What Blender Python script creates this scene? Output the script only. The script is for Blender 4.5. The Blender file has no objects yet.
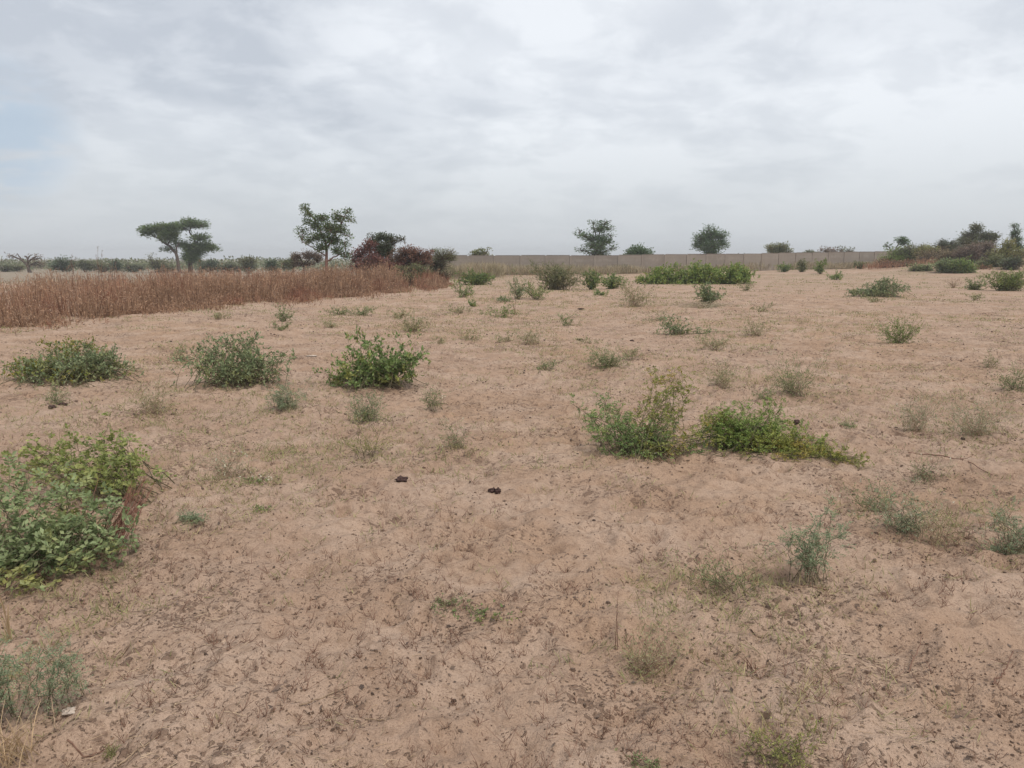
import bpy, math, random
import numpy as np

C = bpy.context.scene
COL = C.collection
F = 773.0
PITCH = math.atan(126 / F)
EYE = 1.6
R = math.radians


# ------------------------------------------------------------------ noise
def _hash(ix, iy, seed):
    h = (ix.astype(np.int64) * 374761393 + iy.astype(np.int64) * 668265263 + seed * 1442695041) & 0xFFFFFFFF
    h = ((h ^ (h >> 13)) * 1274126177) & 0xFFFFFFFF
    h = ((h ^ (h >> 16)) * 2246822519) & 0xFFFFFFFF
    return ((h ^ (h >> 13)) & 0xFFFFFF) / float(0xFFFFFF)


def vnoise(x, y, seed=0):
    ix = np.floor(x); iy = np.floor(y)
    fx = x - ix; fy = y - iy
    fx = fx * fx * fx * (fx * (fx * 6 - 15) + 10); fy = fy * fy * fy * (fy * (fy * 6 - 15) + 10)
    a = _hash(ix, iy, seed); b = _hash(ix + 1, iy, seed)
    c = _hash(ix, iy + 1, seed); d = _hash(ix + 1, iy + 1, seed)
    return (a * (1 - fx) + b * fx) * (1 - fy) + (c * (1 - fx) + d * fx) * fy


def fbm(x, y, seed=0, o=3):
    s = 0; a = 1; t = 0
    for i in range(o):
        ca, sa = math.cos(i * 1.1 + .4), math.sin(i * 1.1 + .4)
        s = s + a * vnoise((x * ca - y * sa) * 2 ** i + 17.3 * i, (x * sa + y * ca) * 2 ** i - 9.1 * i, seed + i)
        t += a; a *= .5
    return s / t


def ss(a, b, x):
    t = np.clip((x - a) / (b - a), 0, 1)
    return t * t * (3 - 2 * t)


def h_macro(x, y):
    x = np.asarray(x, float); y = np.asarray(y, float)
    z = -0.6 * ss(-6, -26, x) * ss(42, 95, y)
    z = z + 0.36 * ss(2, 42, x) * ss(45, 100, y)
    z = z + 1.35 * np.exp(-((x - 48) / 13) ** 2 - ((y - 74) / 9) ** 2)
    z = z + (fbm(x / 7.0, y / 7.0, 5, 2) - .5) * 0.16 * ss(2, 12, np.hypot(x, y)) * (1 - ss(60, 140, y) * .6)
    return z


def h_full(x, y):
    x = np.asarray(x, float); y = np.asarray(y, float)
    d = np.hypot(x, y)
    z = h_macro(x, y)
    fade = 1 - ss(25, 55, d)
    m = (fbm(x / 1.1, y / 1.1, 11, 2) - .5) * 0.08
    m = m + (np.abs(fbm(x / .30, y / .30, 21, 2) - .5) * -2 + .4) * 0.072
    m = m + (fbm(x / .10, y / .10, 31, 3) - .5) * 0.045 * (1 - ss(10, 25, d))
    # trodden pits
    cs = 0.34
    gx = np.floor(x / cs); gy = np.floor(y / cs)
    pit = np.zeros_like(x)
    for dx in (-1, 0, 1):
        for dy in (-1, 0, 1):
            cx = gx + dx; cy = gy + dy
            px = (cx + _hash(cx, cy, 71)) * cs; py = (cy + _hash(cx, cy, 72)) * cs
            k = _hash(cx, cy, 73); an = _hash(cx, cy, 74) * 3.14
            ax = (x - px) * np.cos(an) + (y - py) * np.sin(an); ay = -(x - px) * np.sin(an) + (y - py) * np.cos(an)
            q = np.sqrt((ax / .085) ** 2 + (ay / .05) ** 2)
            pit = pit + (k > .3) * (-.036 * np.exp(-(q / .9) ** 2) + .012 * np.exp(-((q - 1.5) / .45) ** 2)) * (0.5 + k * .6)
    m = m + pit
    # a worn hollow and a wheel-like scuff at the right
    m = m - .05 * np.exp(-((x - 1.35) / .35) ** 2 - ((y - 3.7) / .16) ** 2)
    return z + m * fade


HZ = float(h_full(np.array([0.]), np.array([0.]))[0])
CAM = np.array([0., 0., EYE + float(h_macro(0., 0.))])


def ray(px, py):
    a = (px - 512) / F; b = (384 - py) / F
    cp, sp = math.cos(PITCH), math.sin(PITCH)
    return np.array([a, cp + b * sp, -sp + b * cp])


_T = np.geomspace(1.8, 400, 1500)


def G(px, py):
    d = ray(px, py)
    P = CAM[None] + _T[:, None] * d[None]
    below = P[:, 2] < h_macro(P[:, 0], P[:, 1])
    i = int(np.argmax(below)) if below.any() else len(_T) - 1
    p = P[i].copy(); p[2] = float(h_full(p[:1], p[1:2])[0])
    return p


def W(px, py, Y):
    d = ray(px, py)
    return CAM + d * (Y / d[1])


def at_depth(px, Y):
    x = float(W(px, 258, Y)[0])
    return np.array([x, Y, float(h_full(np.array([x]), np.array([Y]))[0])])


def mpp(p):
    v = p - CAM
    return (v[1] * math.cos(PITCH) - v[2] * math.sin(PITCH)) / F


# ------------------------------------------------------------------ mesh building
class MB:
    def __init__(s):
        s.v = []; s.q = []; s.m = []; s.n = 0

    def add(s, V, Q, mi=0):
        V = np.asarray(V, np.float32).reshape(-1, 3)
        if len(V) == 0: return
        Q = np.asarray(Q, np.int64).reshape(-1, 4)
        s.v.append(V); s.q.append(Q + s.n); s.m.append(np.full(len(Q), mi, np.int32)); s.n += len(V)

    def build(s, name, mats, parent=None, loc=None, smooth=False):
        me = bpy.data.meshes.new(name)
        V = np.concatenate(s.v); Q = np.concatenate(s.q); M = np.concatenate(s.m)
        me.vertices.add(len(V)); me.vertices.foreach_set('co', V.ravel())
        me.loops.add(Q.size); me.loops.foreach_set('vertex_index', Q.ravel().astype(np.int32))
        me.polygons.add(len(Q))
        me.polygons.foreach_set('loop_start', np.arange(0, Q.size, 4, dtype=np.int32))
        me.polygons.foreach_set('loop_total', np.full(len(Q), 4, np.int32))
        if not isinstance(mats, (list, tuple)): mats = [mats]
        for m in mats: me.materials.append(m)
        me.polygons.foreach_set('material_index', M)
        me.polygons.foreach_set('use_smooth', np.full(len(Q), smooth, bool))
        me.update(calc_edges=True)
        o = bpy.data.objects.new(name, me); COL.objects.link(o)
        if parent is not None: o.parent = parent
        if loc is not None: o.location = loc
        return o


def nrm(v):
    return v / np.maximum(np.linalg.norm(v, axis=-1, keepdims=True), 1e-9)


def tubes(mb, P, Rd, s=4, mi=0):
    P = np.asarray(P, float); n, k, _ = P.shape
    if n == 0: return
    Rd = np.broadcast_to(np.asarray(Rd, float), (n, k))
    T = nrm(np.gradient(P, axis=1))
    mt = nrm(T.mean(axis=1))
    ref = np.where(np.abs(mt[:, 2:3]) > .8, np.array([[1., .2, 0]]), np.array([[0, .1, 1.]]))[:, None, :]
    N = nrm(np.cross(T, ref)); B = np.cross(T, N)
    a = np.arange(s) * 2 * math.pi / s
    V = P[:, :, None, :] + Rd[:, :, None, None] * (N[:, :, None, :] * np.cos(a)[None, None, :, None] + B[:, :, None, :] * np.sin(a)[None, None, :, None])
    idx = np.arange(n * k * s).reshape(n, k, s)
    nx = np.roll(idx, -1, axis=2)
    Q = np.stack([idx[:, :-1], nx[:, :-1], nx[:, 1:], idx[:, 1:]], axis=-1)
    mb.add(V, Q, mi)


def leaves(mb, rng, P, D, L, Wd, hexa=False, mi=0, upb=.6):
    n = len(P)
    if n == 0: return
    D = nrm(D); L = np.broadcast_to(L, (n,))[:, None]; Wd = np.broadcast_to(Wd, (n,))[:, None]
    nn = rng.normal(size=(n, 3)); nn[:, 2] = np.abs(nn[:, 2]) + upb
    S = nrm(np.cross(D, nn)); N = np.cross(S, D)
    if hexa:
        f = .12 * Wd
        pts = np.stack([P, P + .33 * L * D + .46 * Wd * S + f * N, P + .72 * L * D + .44 * Wd * S + f * N, P + L * D,
                        P + .72 * L * D - .44 * Wd * S + f * N, P + .33 * L * D - .46 * Wd * S + f * N], axis=1)
        i = np.arange(n)[:, None] * 6
        Q = np.concatenate([i + np.array([[0, 1, 2, 3]]), i + np.array([[0, 3, 4, 5]])])
    else:
        f = .1 * Wd
        pts = np.stack([P, P + .5 * L * D + .5 * Wd * S + f * N, P + L * D, P + .5 * L * D - .5 * Wd * S + f * N], axis=1)
        Q = np.arange(n)[:, None] * 4 + np.array([[0, 1, 2, 3]])
    mb.add(pts, Q, mi)


def pinnate(mb, rng, P, D, Lc, pairs, l, w, mi=0):
    """compound leaf: leaflet pairs along a rachis"""
    n = len(P)
    if n == 0: return
    D = nrm(D); nn = rng.normal(size=(n, 3)) * .5; nn[:, 2] += 1
    S = nrm(np.cross(D, nn))
    Lc = np.broadcast_to(Lc, (n,))
    PP = []; DD = []
    for i in range(pairs):
        t = (i + 1) / pairs
        base = P + D * (Lc * t)[:, None] + np.array([0, 0, -.25]) * (Lc * t * t)[:, None]
        for sg in (-1, 1):
            PP.append(base); DD.append(D * .55 + sg * S * .85 + rng.normal(size=(n, 3)) * .2)
    leaves(mb, rng, np.concatenate(PP), np.concatenate(DD), l * rng.uniform(.7, 1.15, n * pairs * 2), w, False, mi)


def bez(A, B, Cc, k):
    t = np.linspace(0, 1, k)[None, :, None]
    return (1 - t) ** 2 * A[:, None] + 2 * t * (1 - t) * B[:, None] + t * t * Cc[:, None]


def sample_poly(P, t):
    n, k, _ = P.shape
    f = t * (k - 1); i = np.clip(f.astype(int), 0, k - 2); f = (f - i)[:, None]
    r = np.arange(n)
    a = P[r, i]; b = P[r, i + 1]
    return a + (b - a) * f, nrm(b - a)


def in_lobes(rng, lobes, n):
    """lobes rows: cx cy cz rx ry rz weight"""
    L = np.array(lobes, float)
    w = L[:, 6] / L[:, 6].sum()
    k = rng.choice(len(L), n, p=w)
    d = nrm(rng.normal(size=(n, 3)))
    r = rng.uniform(.2, 1.15, n)[:, None] ** .6
    p = L[k, :3] + d * r * L[k, 3:6]
    return p, k


# ------------------------------------------------------------------ materials
def mat(name):
    m = bpy.data.materials.new(name); m.use_nodes = True
    nt = m.node_tree; nt.nodes.clear()
    out = nt.nodes.new('ShaderNodeOutputMaterial')
    return m, nt, out


def nd(nt, t, **kw):
    n = nt.nodes.new(t)
    for k, v in kw.items(): setattr(n, k, v)
    return n


def mixc(nt, fac, a, b, blend='MIX'):
    n = nt.nodes.new('ShaderNodeMix'); n.data_type = 'RGBA'; n.blend_type = blend
    for s, v in ((n.inputs[0], fac), (n.inputs[6], a), (n.inputs[7], b)):
        if hasattr(v, 'is_output'): nt.links.new(v, s)
        elif isinstance(v, (int, float)): s.default_value = v
        else: s.default_value = (*v, 1)
    return n.outputs[2]


def ramp(nt, src, p0, p1, c0=0., c1=1.):
    n = nt.nodes.new('ShaderNodeMapRange'); n.interpolation_type = 'SMOOTHSTEP'
    nt.links.new(src, n.inputs[0])
    n.inputs[1].default_value = p0; n.inputs[2].default_value = p1; n.inputs[3].default_value = c0; n.inputs[4].default_value = c1
    return n.outputs[0]


def math_(nt, op, a, b=0.):
    n = nt.nodes.new('ShaderNodeMath'); n.operation = op
    for s, v in ((n.inputs[0], a), (n.inputs[1], b)):
        if hasattr(v, 'is_output'): nt.links.new(v, s)
        else: s.default_value = v
    return n.outputs[0]


def noise(nt, vec, scale, detail=3, rough=.55, dist=0.):
    n = nt.nodes.new('ShaderNodeTexNoise'); nt.links.new(vec, n.inputs['Vector'])
    n.inputs['Scale'].default_value = scale; n.inputs['Detail'].default_value = detail
    n.inputs['Roughness'].default_value = rough; n.inputs['Distortion'].default_value = dist
    return n.outputs['Fac']


def fol(name, c1, c2, c3=None, nscale=3., trans=.3, c3amt=1., rough=.55, gain=1.25):
    m, nt, out = mat(name)
    g = nd(nt, 'ShaderNodeNewGeometry'); tc = nd(nt, 'ShaderNodeTexCoord')
    col = mixc(nt, g.outputs['Random Per Island'], c1, c2)
    if c3 is not None:
        f = ramp(nt, noise(nt, tc.outputs['Object'], nscale, 2), .5, .68, 0, c3amt)
        col = mixc(nt, f, col, c3)
    hs = nd(nt, 'ShaderNodeHueSaturation'); nt.links.new(col, hs.inputs['Color'])
    w = nd(nt, 'ShaderNodeTexWhiteNoise', noise_dimensions='1D'); nt.links.new(g.outputs['Random Per Island'], w.inputs['W'])
    nt.links.new(math_(nt, 'ADD', math_(nt, 'MULTIPLY', w.outputs['Value'], .8), gain - .4), hs.inputs['Value'])
    b = nd(nt, 'ShaderNodeBsdfPrincipled'); b.inputs['Roughness'].default_value = rough
    b.inputs['Specular IOR Level'].default_value = .35
    nt.links.new(hs.outputs[0], b.inputs['Base Color'])
    t = nd(nt, 'ShaderNodeBsdfTranslucent'); nt.links.new(hs.outputs[0], t.inputs['Color'])
    mx = nd(nt, 'ShaderNodeMixShader'); mx.inputs[0].default_value = trans
    nt.links.new(b.outputs[0], mx.inputs[1]); nt.links.new(t.outputs[0], mx.inputs[2])
    nt.links.new(mx.outputs[0], out.inputs[0])
    return m


def bark(name, c1, c2, scale=12.):
    m, nt, out = mat(name)
    tc = nd(nt, 'ShaderNodeTexCoord')
    n1 = noise(nt, tc.outputs['Object'], scale, 4)
    col = mixc(nt, ramp(nt, n1, .35, .65), c1, c2)
    b = nd(nt, 'ShaderNodeBsdfPrincipled'); b.inputs['Roughness'].default_value = .9
    b.inputs['Specular IOR Level'].default_value = .2
    nt.links.new(col, b.inputs['Base Color'])
    bp = nd(nt, 'ShaderNodeBump'); bp.inputs['Strength'].default_value = .5; bp.inputs['Distance'].default_value = .01
    nt.links.new(n1, bp.inputs['Height']); nt.links.new(bp.outputs[0], b.inputs['Normal'])
    nt.links.new(b.outputs[0], out.inputs[0])
    return m


M = {
    'blue': fol('blue_green_leaf', (.105, .14, .068), (.18, .205, .11), (.20, .20, .075), 5, .3, .7, gain=1.68),
    'mid': fol('mid_green_leaf', (.085, .13, .042), (.15, .195, .07), (.21, .20, .055), 5, .3, .8, gain=1.68),
    'broad': fol('broad_grey_leaf', (.115, .152, .066), (.19, .22, .11), (.20, .185, .055), 2.6, .3, .8, gain=1.68),
    'yell': fol('yellow_green_leaf', (.13, .16, .035), (.21, .21, .055), (.30, .22, .055), 6, .35, .8, gain=1.45),
    'pale': fol('pale_herb_leaf', (.17, .18, .09), (.28, .26, .15), (.33, .27, .15), 9, .3, .8, gain=1.4),
    'herb': fol('green_herb_leaf', (.12, .155, .065), (.2, .215, .105), (.26, .23, .12), 9, .3, .8, gain=1.5),
    'feather': fol('feathery_leaf', (.12, .155, .09), (.185, .215, .13), (.2, .2, .1), 6, .35, .6, gain=1.7),
    'dark': fol('dark_tree_leaf', (.05, .09, .036), (.10, .145, .058), (.08, .11, .045), 1, .3, .5, gain=1.5),
    'acacia': fol('acacia_leaf', (.055, .085, .03), (.105, .145, .045), (.12, .14, .05), .6, .25, .6, gain=1.5),
    'olive': fol('olive_leaf', (.10, .115, .05), (.17, .175, .08), (.21, .18, .09), 1.2, .25, .7, gain=1.4),
    'hazy': fol('distant_scrub_leaf', (.095, .108, .06), (.15, .155, .085), (.10, .115, .07), .25, .2, .8, gain=1.4),
    'lime': fol('lime_leaf', (.12, .165, .045), (.19, .225, .075), (.2, .2, .07), 1.5, .3, .6, gain=1.4),
    'purple': fol('purple_red_leaf', (.125, .052, .048), (.21, .10, .08), (.09, .085, .05), .8, .3, .7, gain=1.4),
    'mauve': fol('mauve_twig_leaf', (.125, .09, .07), (.20, .15, .115), (.14, .13, .075), .8, .25, .6, gain=1.45),
    'rust': fol('rust_leaf', (.16, .085, .045), (.24, .14, .08), (.15, .13, .06), 1.5, .2, .6),
    'straw': fol('straw_blade', (.34, .24, .14), (.46, .34, .21), None, 1, .2),
    'redgrass': fol('red_brown_grass', (.20, .112, .068), (.44, .285, .185), (.26, .11, .068), .45, .3, .8, gain=1.15),
    'palegrass': fol('pale_grass', (.25, .20, .13), (.37, .31, .21), (.2, .19, .11), .5, .2, .6),
    'litter': fol('brown_litter', (.11, .072, .052), (.24, .16, .11), None, 1, 0., gain=1.),
    'chaff': fol('straw_chaff', (.30, .215, .14), (.46, .35, .23), None, 1, .1),
    'sparse': fol('sparse_green_blade', (.17, .18, .07), (.30, .27, .13), (.33, .26, .14), 1.5, .3, .7),
    'bark': bark('grey_brown_bark', (.07, .052, .042), (.14, .105, .085)),
    'redbark': bark('reddish_bark', (.17, .085, .065), (.27, .15, .12)),
    'stem': bark('green_brown_stem', (.085, .08, .045), (.15, .125, .075), 40),
    'drystem': bark('dry_stem', (.22, .15, .1), (.38, .28, .19), 40),
    'redstem': bark('red_dead_stem', (.15, .085, .06), (.24, .14, .10), 40),
    'dung': bark('dark_dung', (.04, .024, .022), (.09, .055, .048), 60),
    'scrap': bark('pale_scrap', (.42, .34, .28), (.55, .47, .4), 60),
    'flower': fol('pale_flower', (.5, .46, .34), (.62, .58, .46), None, 1, .3, gain=1.),
}


def ground_mat():
    m, nt, out = mat('sandy_soil')
    g = nd(nt, 'ShaderNodeNewGeometry'); P = g.outputs['Position']
    big = noise(nt, P, .22, 4, .55)
    med = noise(nt, P, 1.3, 5, .6)
    fine = noise(nt, P, 14, 5, .65)
    grain = noise(nt, P, 120, 3, .7)
    col = mixc(nt, ramp(nt, big, .38, .64), (.42, .293, .216), (.42, .283, .193))
    crust = ramp(nt, noise(nt, P, .55, 5, .62, .6), .46, .60)
    col = mixc(nt, math_(nt, 'MULTIPLY', crust, .38), col, (.345, .23, .158))
    col = mixc(nt, ramp(nt, med, .42, .62, 0, .75), col, (.49, .358, .272))
    col = mixc(nt, ramp(nt, fine, .48, .66, 0, .55), col, (.265, .175, .12))
    col = mixc(nt, ramp(nt, grain, .5, .68, 0, .5), col, (.19, .12, .085))
    # brown crumbs of old litter and dung trodden into the sand
    map_ = nd(nt, 'ShaderNodeMapping'); nt.links.new(P, map_.inputs[0]); map_.inputs['Scale'].default_value = (1, 1, .2)
    dist = noise(nt, P, 30, 2)
    va = nd(nt, 'ShaderNodeVectorMath', operation='MULTIPLY_ADD')
    nx = nd(nt, 'ShaderNodeTexNoise'); nt.links.new(P, nx.inputs['Vector']); nx.inputs['Scale'].default_value = 25
    nt.links.new(nx.outputs['Color'], va.inputs[0]); va.inputs[1].default_value = (.09, .07, 0); nt.links.new(map_.outputs[0], va.inputs[2])
    patch = ramp(nt, noise(nt, P, 1.1, 4, .65), .40, .66)
    tot = None
    for sc, th in ((22, .20), (46, .24), (9, .13)):
        v = nd(nt, 'ShaderNodeTexVoronoi'); nt.links.new(va.outputs[0], v.inputs['Vector']); v.inputs['Scale'].default_value = sc
        v.inputs['Randomness'].default_value = 1
        w = nd(nt, 'ShaderNodeSeparateColor'); nt.links.new(v.outputs['Color'], w.inputs[0])
        lim = math_(nt, 'MULTIPLY', math_(nt, 'ADD', w.outputs[0], math_(nt, 'SUBTRACT', patch, .66)), th * 1.6)
        f = nd(nt, 'ShaderNodeMapRange'); nt.links.new(math_(nt, 'SUBTRACT', lim, v.outputs['Distance']), f.inputs[0])
        f.inputs[1].default_value = -.02; f.inputs[2].default_value = .05; f.inputs[3].default_value = 0; f.inputs[4].default_value = .72
        tot = f.outputs[0] if tot is None else math_(nt, 'MAXIMUM', tot, f.outputs[0])
    col = mixc(nt, tot, col, (.175, .112, .08))
    # mats of finer brown debris
    fm = ramp(nt, noise(nt, P, 48, 4, .7, 1.2), .52, .66)
    pm = ramp(nt, noise(nt, P, 2.3, 4, .7), .47, .64)
    col = mixc(nt, math_(nt, 'MULTIPLY', math_(nt, 'MULTIPLY', fm, pm), .85), col, (.15, .095, .068))
    fm2 = ramp(nt, noise(nt, P, 19, 5, .72, .8), .52, .66); pm2 = ramp(nt, noise(nt, P, .9, 4, .65), .42, .60)
    col = mixc(nt, math_(nt, 'MULTIPLY', math_(nt, 'MULTIPLY', fm2, pm2), .5), col, (.175, .112, .08))
    # far away: olive-straw tint of thin dry cover
    sep = nd(nt, 'ShaderNodeSeparateXYZ'); nt.links.new(P, sep.inputs[0])
    far = ramp(nt, sep.outputs[1], 30, 70)
    fn = ramp(nt, noise(nt, P, .16, 4, .6), .42, .6)
    col = mixc(nt, math_(nt, 'MULTIPLY', math_(nt, 'MULTIPLY', far, fn), .5), col, (.27, .215, .135))
    lf = math_(nt, 'MULTIPLY', ramp(nt, sep.outputs[1], 42, 62), ramp(nt, sep.outputs[0], -3, -14))
    col = mixc(nt, math_(nt, 'MULTIPLY', lf, .85), col, (.27, .225, .17))
    b = nd(nt, 'ShaderNodeBsdfPrincipled'); b.inputs['Roughness'].default_value = .95
    b.inputs['Specular IOR Level'].default_value = .15
    nt.links.new(col, b.inputs['Base Color'])
    hgt = math_(nt, 'ADD', math_(nt, 'MULTIPLY', fine, 1.), math_(nt, 'MULTIPLY', grain, .25))
    hgt = math_(nt, 'ADD', hgt, math_(nt, 'MULTIPLY', tot, .35))
    bp = nd(nt, 'ShaderNodeBump'); bp.inputs['Strength'].default_value = 1.; bp.inputs['Distance'].default_value = .035
    nt.links.new(hgt, bp.inputs['Height']); nt.links.new(bp.outputs[0], b.inputs['Normal'])
    nt.links.new(b.outputs[0], out.inputs[0])
    return m


def wall_mat(name, c1, c2):
    m, nt, out = mat(name)
    g = nd(nt, 'ShaderNodeNewGeometry'); P = g.outputs['Position']
    n1 = noise(nt, P, .8, 6, .7); n2 = noise(nt, P, 3, 5, .7)
    col = mixc(nt, ramp(nt, n1, .35, .65), c1, c2)
    col = mixc(nt, ramp(nt, n2, .45, .75, 0, .6), col, (.18, .135, .11))
    col = mixc(nt, math_(nt, 'MULTIPLY', g.outputs['Random Per Island'], .5), col, (.22, .175, .145))
    oi = nd(nt, 'ShaderNodeObjectInfo')
    col = mixc(nt, math_(nt, 'MULTIPLY', oi.outputs['Random'], .45), col, (.31, .265, .225))
    b = nd(nt, 'ShaderNodeBsdfPrincipled'); b.inputs['Roughness'].default_value = .9
    nt.links.new(col, b.inputs['Base Color'])
    nt.links.new(b.outputs[0], out.inputs[0])
    return m


# ------------------------------------------------------------------ tagging
def tag(o, label=None, cat=None, group=None, kind=None):
    if label: o['label'] = label
    if cat: o['category'] = cat
    if group: o['group'] = group
    if kind: o['kind'] = kind
    return o


def thing(name, loc, label, cat, group=None):
    o = bpy.data.objects.new(name, None); COL.objects.link(o)
    o.location = [float(v) for v in loc]; o.empty_display_size = .1
    return tag(o, label, cat, group)


# ------------------------------------------------------------------ ground sheet
def build_ground():
    O = np.array([0., -1.5])
    ang = np.concatenate([np.linspace(-180, -50, 27)[:-1], np.linspace(-50, 50, 1001), np.linspace(50, 180, 27)[1:-1]])
    ang = np.radians(ang)
    rr = np.concatenate([[.05], np.linspace(.3, 3.2, 12)[:-1], np.geomspace(3.2, 60, 760)[:-1], np.geomspace(60, 1500, 70)])
    A, RR = np.meshgrid(ang, rr)
    x = O[0] + RR * np.sin(A); y = O[1] + RR * np.cos(A)
    z = h_full(x, y)
    n, k = x.shape
    idx = np.arange(n * k).reshape(n, k); nx = np.roll(idx, -1, axis=1)
    Q = np.stack([idx[:-1], nx[:-1], nx[1:], idx[1:]], -1)
    mb = MB(); mb.add(np.stack([x, y, z], -1), Q[:, :, ::-1])
    o = mb.build('ground', ground_mat(), smooth=True)
    tag(o, 'bare trodden pinkish sand with brown crumbs stretching to the far wall', 'ground', None, 'structure')


build_ground()

# ------------------------------------------------------------------ plants
MPOS = []   # where plants stand, for the litter under them


def grow(rng, base, lobes, nst, ntw, nlf, twl, leaf, fmb, smb, r0=.006, arch=.5, bspread=.05, side=3, umi=0, droop=0.):
    """stems from the base into the lobes, twigs on them, leaves on the twigs.
    leaf = (kind, length, width[, pairs, rachis])"""
    tips, kk = in_lobes(rng, lobes, nst)
    tips[:, 2] = np.maximum(tips[:, 2], .012)
    b0 = np.zeros((nst, 3)); b0[:, :2] = rng.normal(size=(nst, 2)) * bspread
    b0 += base
    ctrl = b0 + (tips - b0) * np.array([.35, .35, .35 + arch]) + rng.normal(size=(nst, 3)) * twl * .25
    SP = bez(b0, ctrl, tips, 8)
    SP[:, 1:] += rng.normal(size=SP[:, 1:].shape) * twl * .05
    tubes(smb, SP, r0 * np.linspace(.85, .2, 8)[None], side)
    # twigs
    N = nst * ntw
    src = np.repeat(np.arange(nst), ntw)
    t = rng.uniform(.05, 1, N) ** .7
    p, d = sample_poly(SP[src], t)
    dd = nrm(d * .6 + rng.normal(size=(N, 3)) * .75 + np.array([0, 0, .25 - droop]))
    tl = twl * rng.uniform(.5, 1.2, N)[:, None]
    e = p + dd * tl
    e[:, 2] = np.maximum(e[:, 2], .012)
    TP = bez(p, p + dd * tl * .5 + rng.normal(size=(N, 3)) * twl * .1, e, 5)
    tubes(smb, TP, r0 * .4 * np.linspace(1, .3, 5)[None], 3)
    # leaves
    NL = N * nlf
    src = np.repeat(np.arange(N), nlf)
    t = rng.uniform(.1, 1, NL)
    p, d = sample_poly(TP[src], t)
    ld = d * .5 + rng.normal(size=(NL, 3)) * .6 + np.array([0, 0, .2 - droop])
    kd = leaf[0]
    if kd == 'pin': pinnate(fmb, rng, p, ld, leaf[4] * rng.uniform(.7, 1.2, NL), leaf[3], leaf[1], leaf[2], umi)
    else: leaves(fmb, rng, p, ld, leaf[1] * rng.uniform(.6, 1.25, NL), leaf[2] * rng.uniform(.7, 1.2, NL), kd == 'hex', umi)
    return SP, TP


def px_lobes(bp, base, lob, depth=.8):
    """lobes given as (px, py, rpx, rpz[, weight[, depth offset m]]) -> local metres"""
    s = mpp(base); out = []
    for l in lob:
        dy = l[5] if len(l) > 5 else 0.
        c = W(l[0], l[1], base[1] + dy) - base
        rx = l[2] * s * 1.28; rz = l[3] * s * 1.1
        out.append((c[0] * 1.04, dy, c[2] * 1.05, rx, rx * depth, rz, (l[4] if len(l) > 4 else l[2] * l[3])))
    return out


_seed = [100]


def shrub(name, label, cat, px, py, lob, m, leaf, nst=30, ntw=6, nlf=8, twl=.1, r0=.006, stemm='stem', group=None,
          arch=.5, bspread=.05, base=None, depth=.8, single=False, droop=0., flowers=0, m2=None, lob2=None, seed=None):
    _seed[0] += 1
    rng = np.random.default_rng(seed or _seed[0])
    b = G(px, py) if base is None else base
    MPOS.append((b[0], b[1], max(mpp(b) * max(l[2] for l in lob), .05)))
    lobes = px_lobes((px, py), b, lob, depth)
    f = MB(); s = MB()
    grow(rng, np.zeros(3), lobes, nst, ntw, nlf, twl, leaf, f, s, r0, arch, bspread, droop=droop)
    mats = [M[m]]
    if lob2:
        l2 = px_lobes((px, py), b, lob2, depth)
        grow(rng, np.zeros(3), l2, max(4, nst // 2), ntw, nlf, twl, leaf, f, s, r0, arch, bspread, umi=1, droop=droop)
        mats.append(M[m2])
    if flowers:
        p, _ = in_lobes(rng, lobes, flowers); p[:, 2] = np.maximum(p[:, 2], .03)
        for k in range(3):
            leaves(f, rng, p, rng.normal(size=p.shape) + [0, 0, .6], .015, .011, False, mi=len(mats))
        mats.append(M['flower'])
    if single:
        n0 = f.n
        f.v += s.v; f.q += [q + n0 for q in s.q]; f.m += [np.full(len(q), len(mats), np.int32) for q in s.q]
        o = f.build(name, mats + [M[stemm]], None, [float(v) for v in b])
        return tag(o, label, cat, group)
    t = thing(name, b, label, cat, group)
    f.build('foliage', mats, t); s.build('stems', M[stemm], t)
    return t


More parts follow.
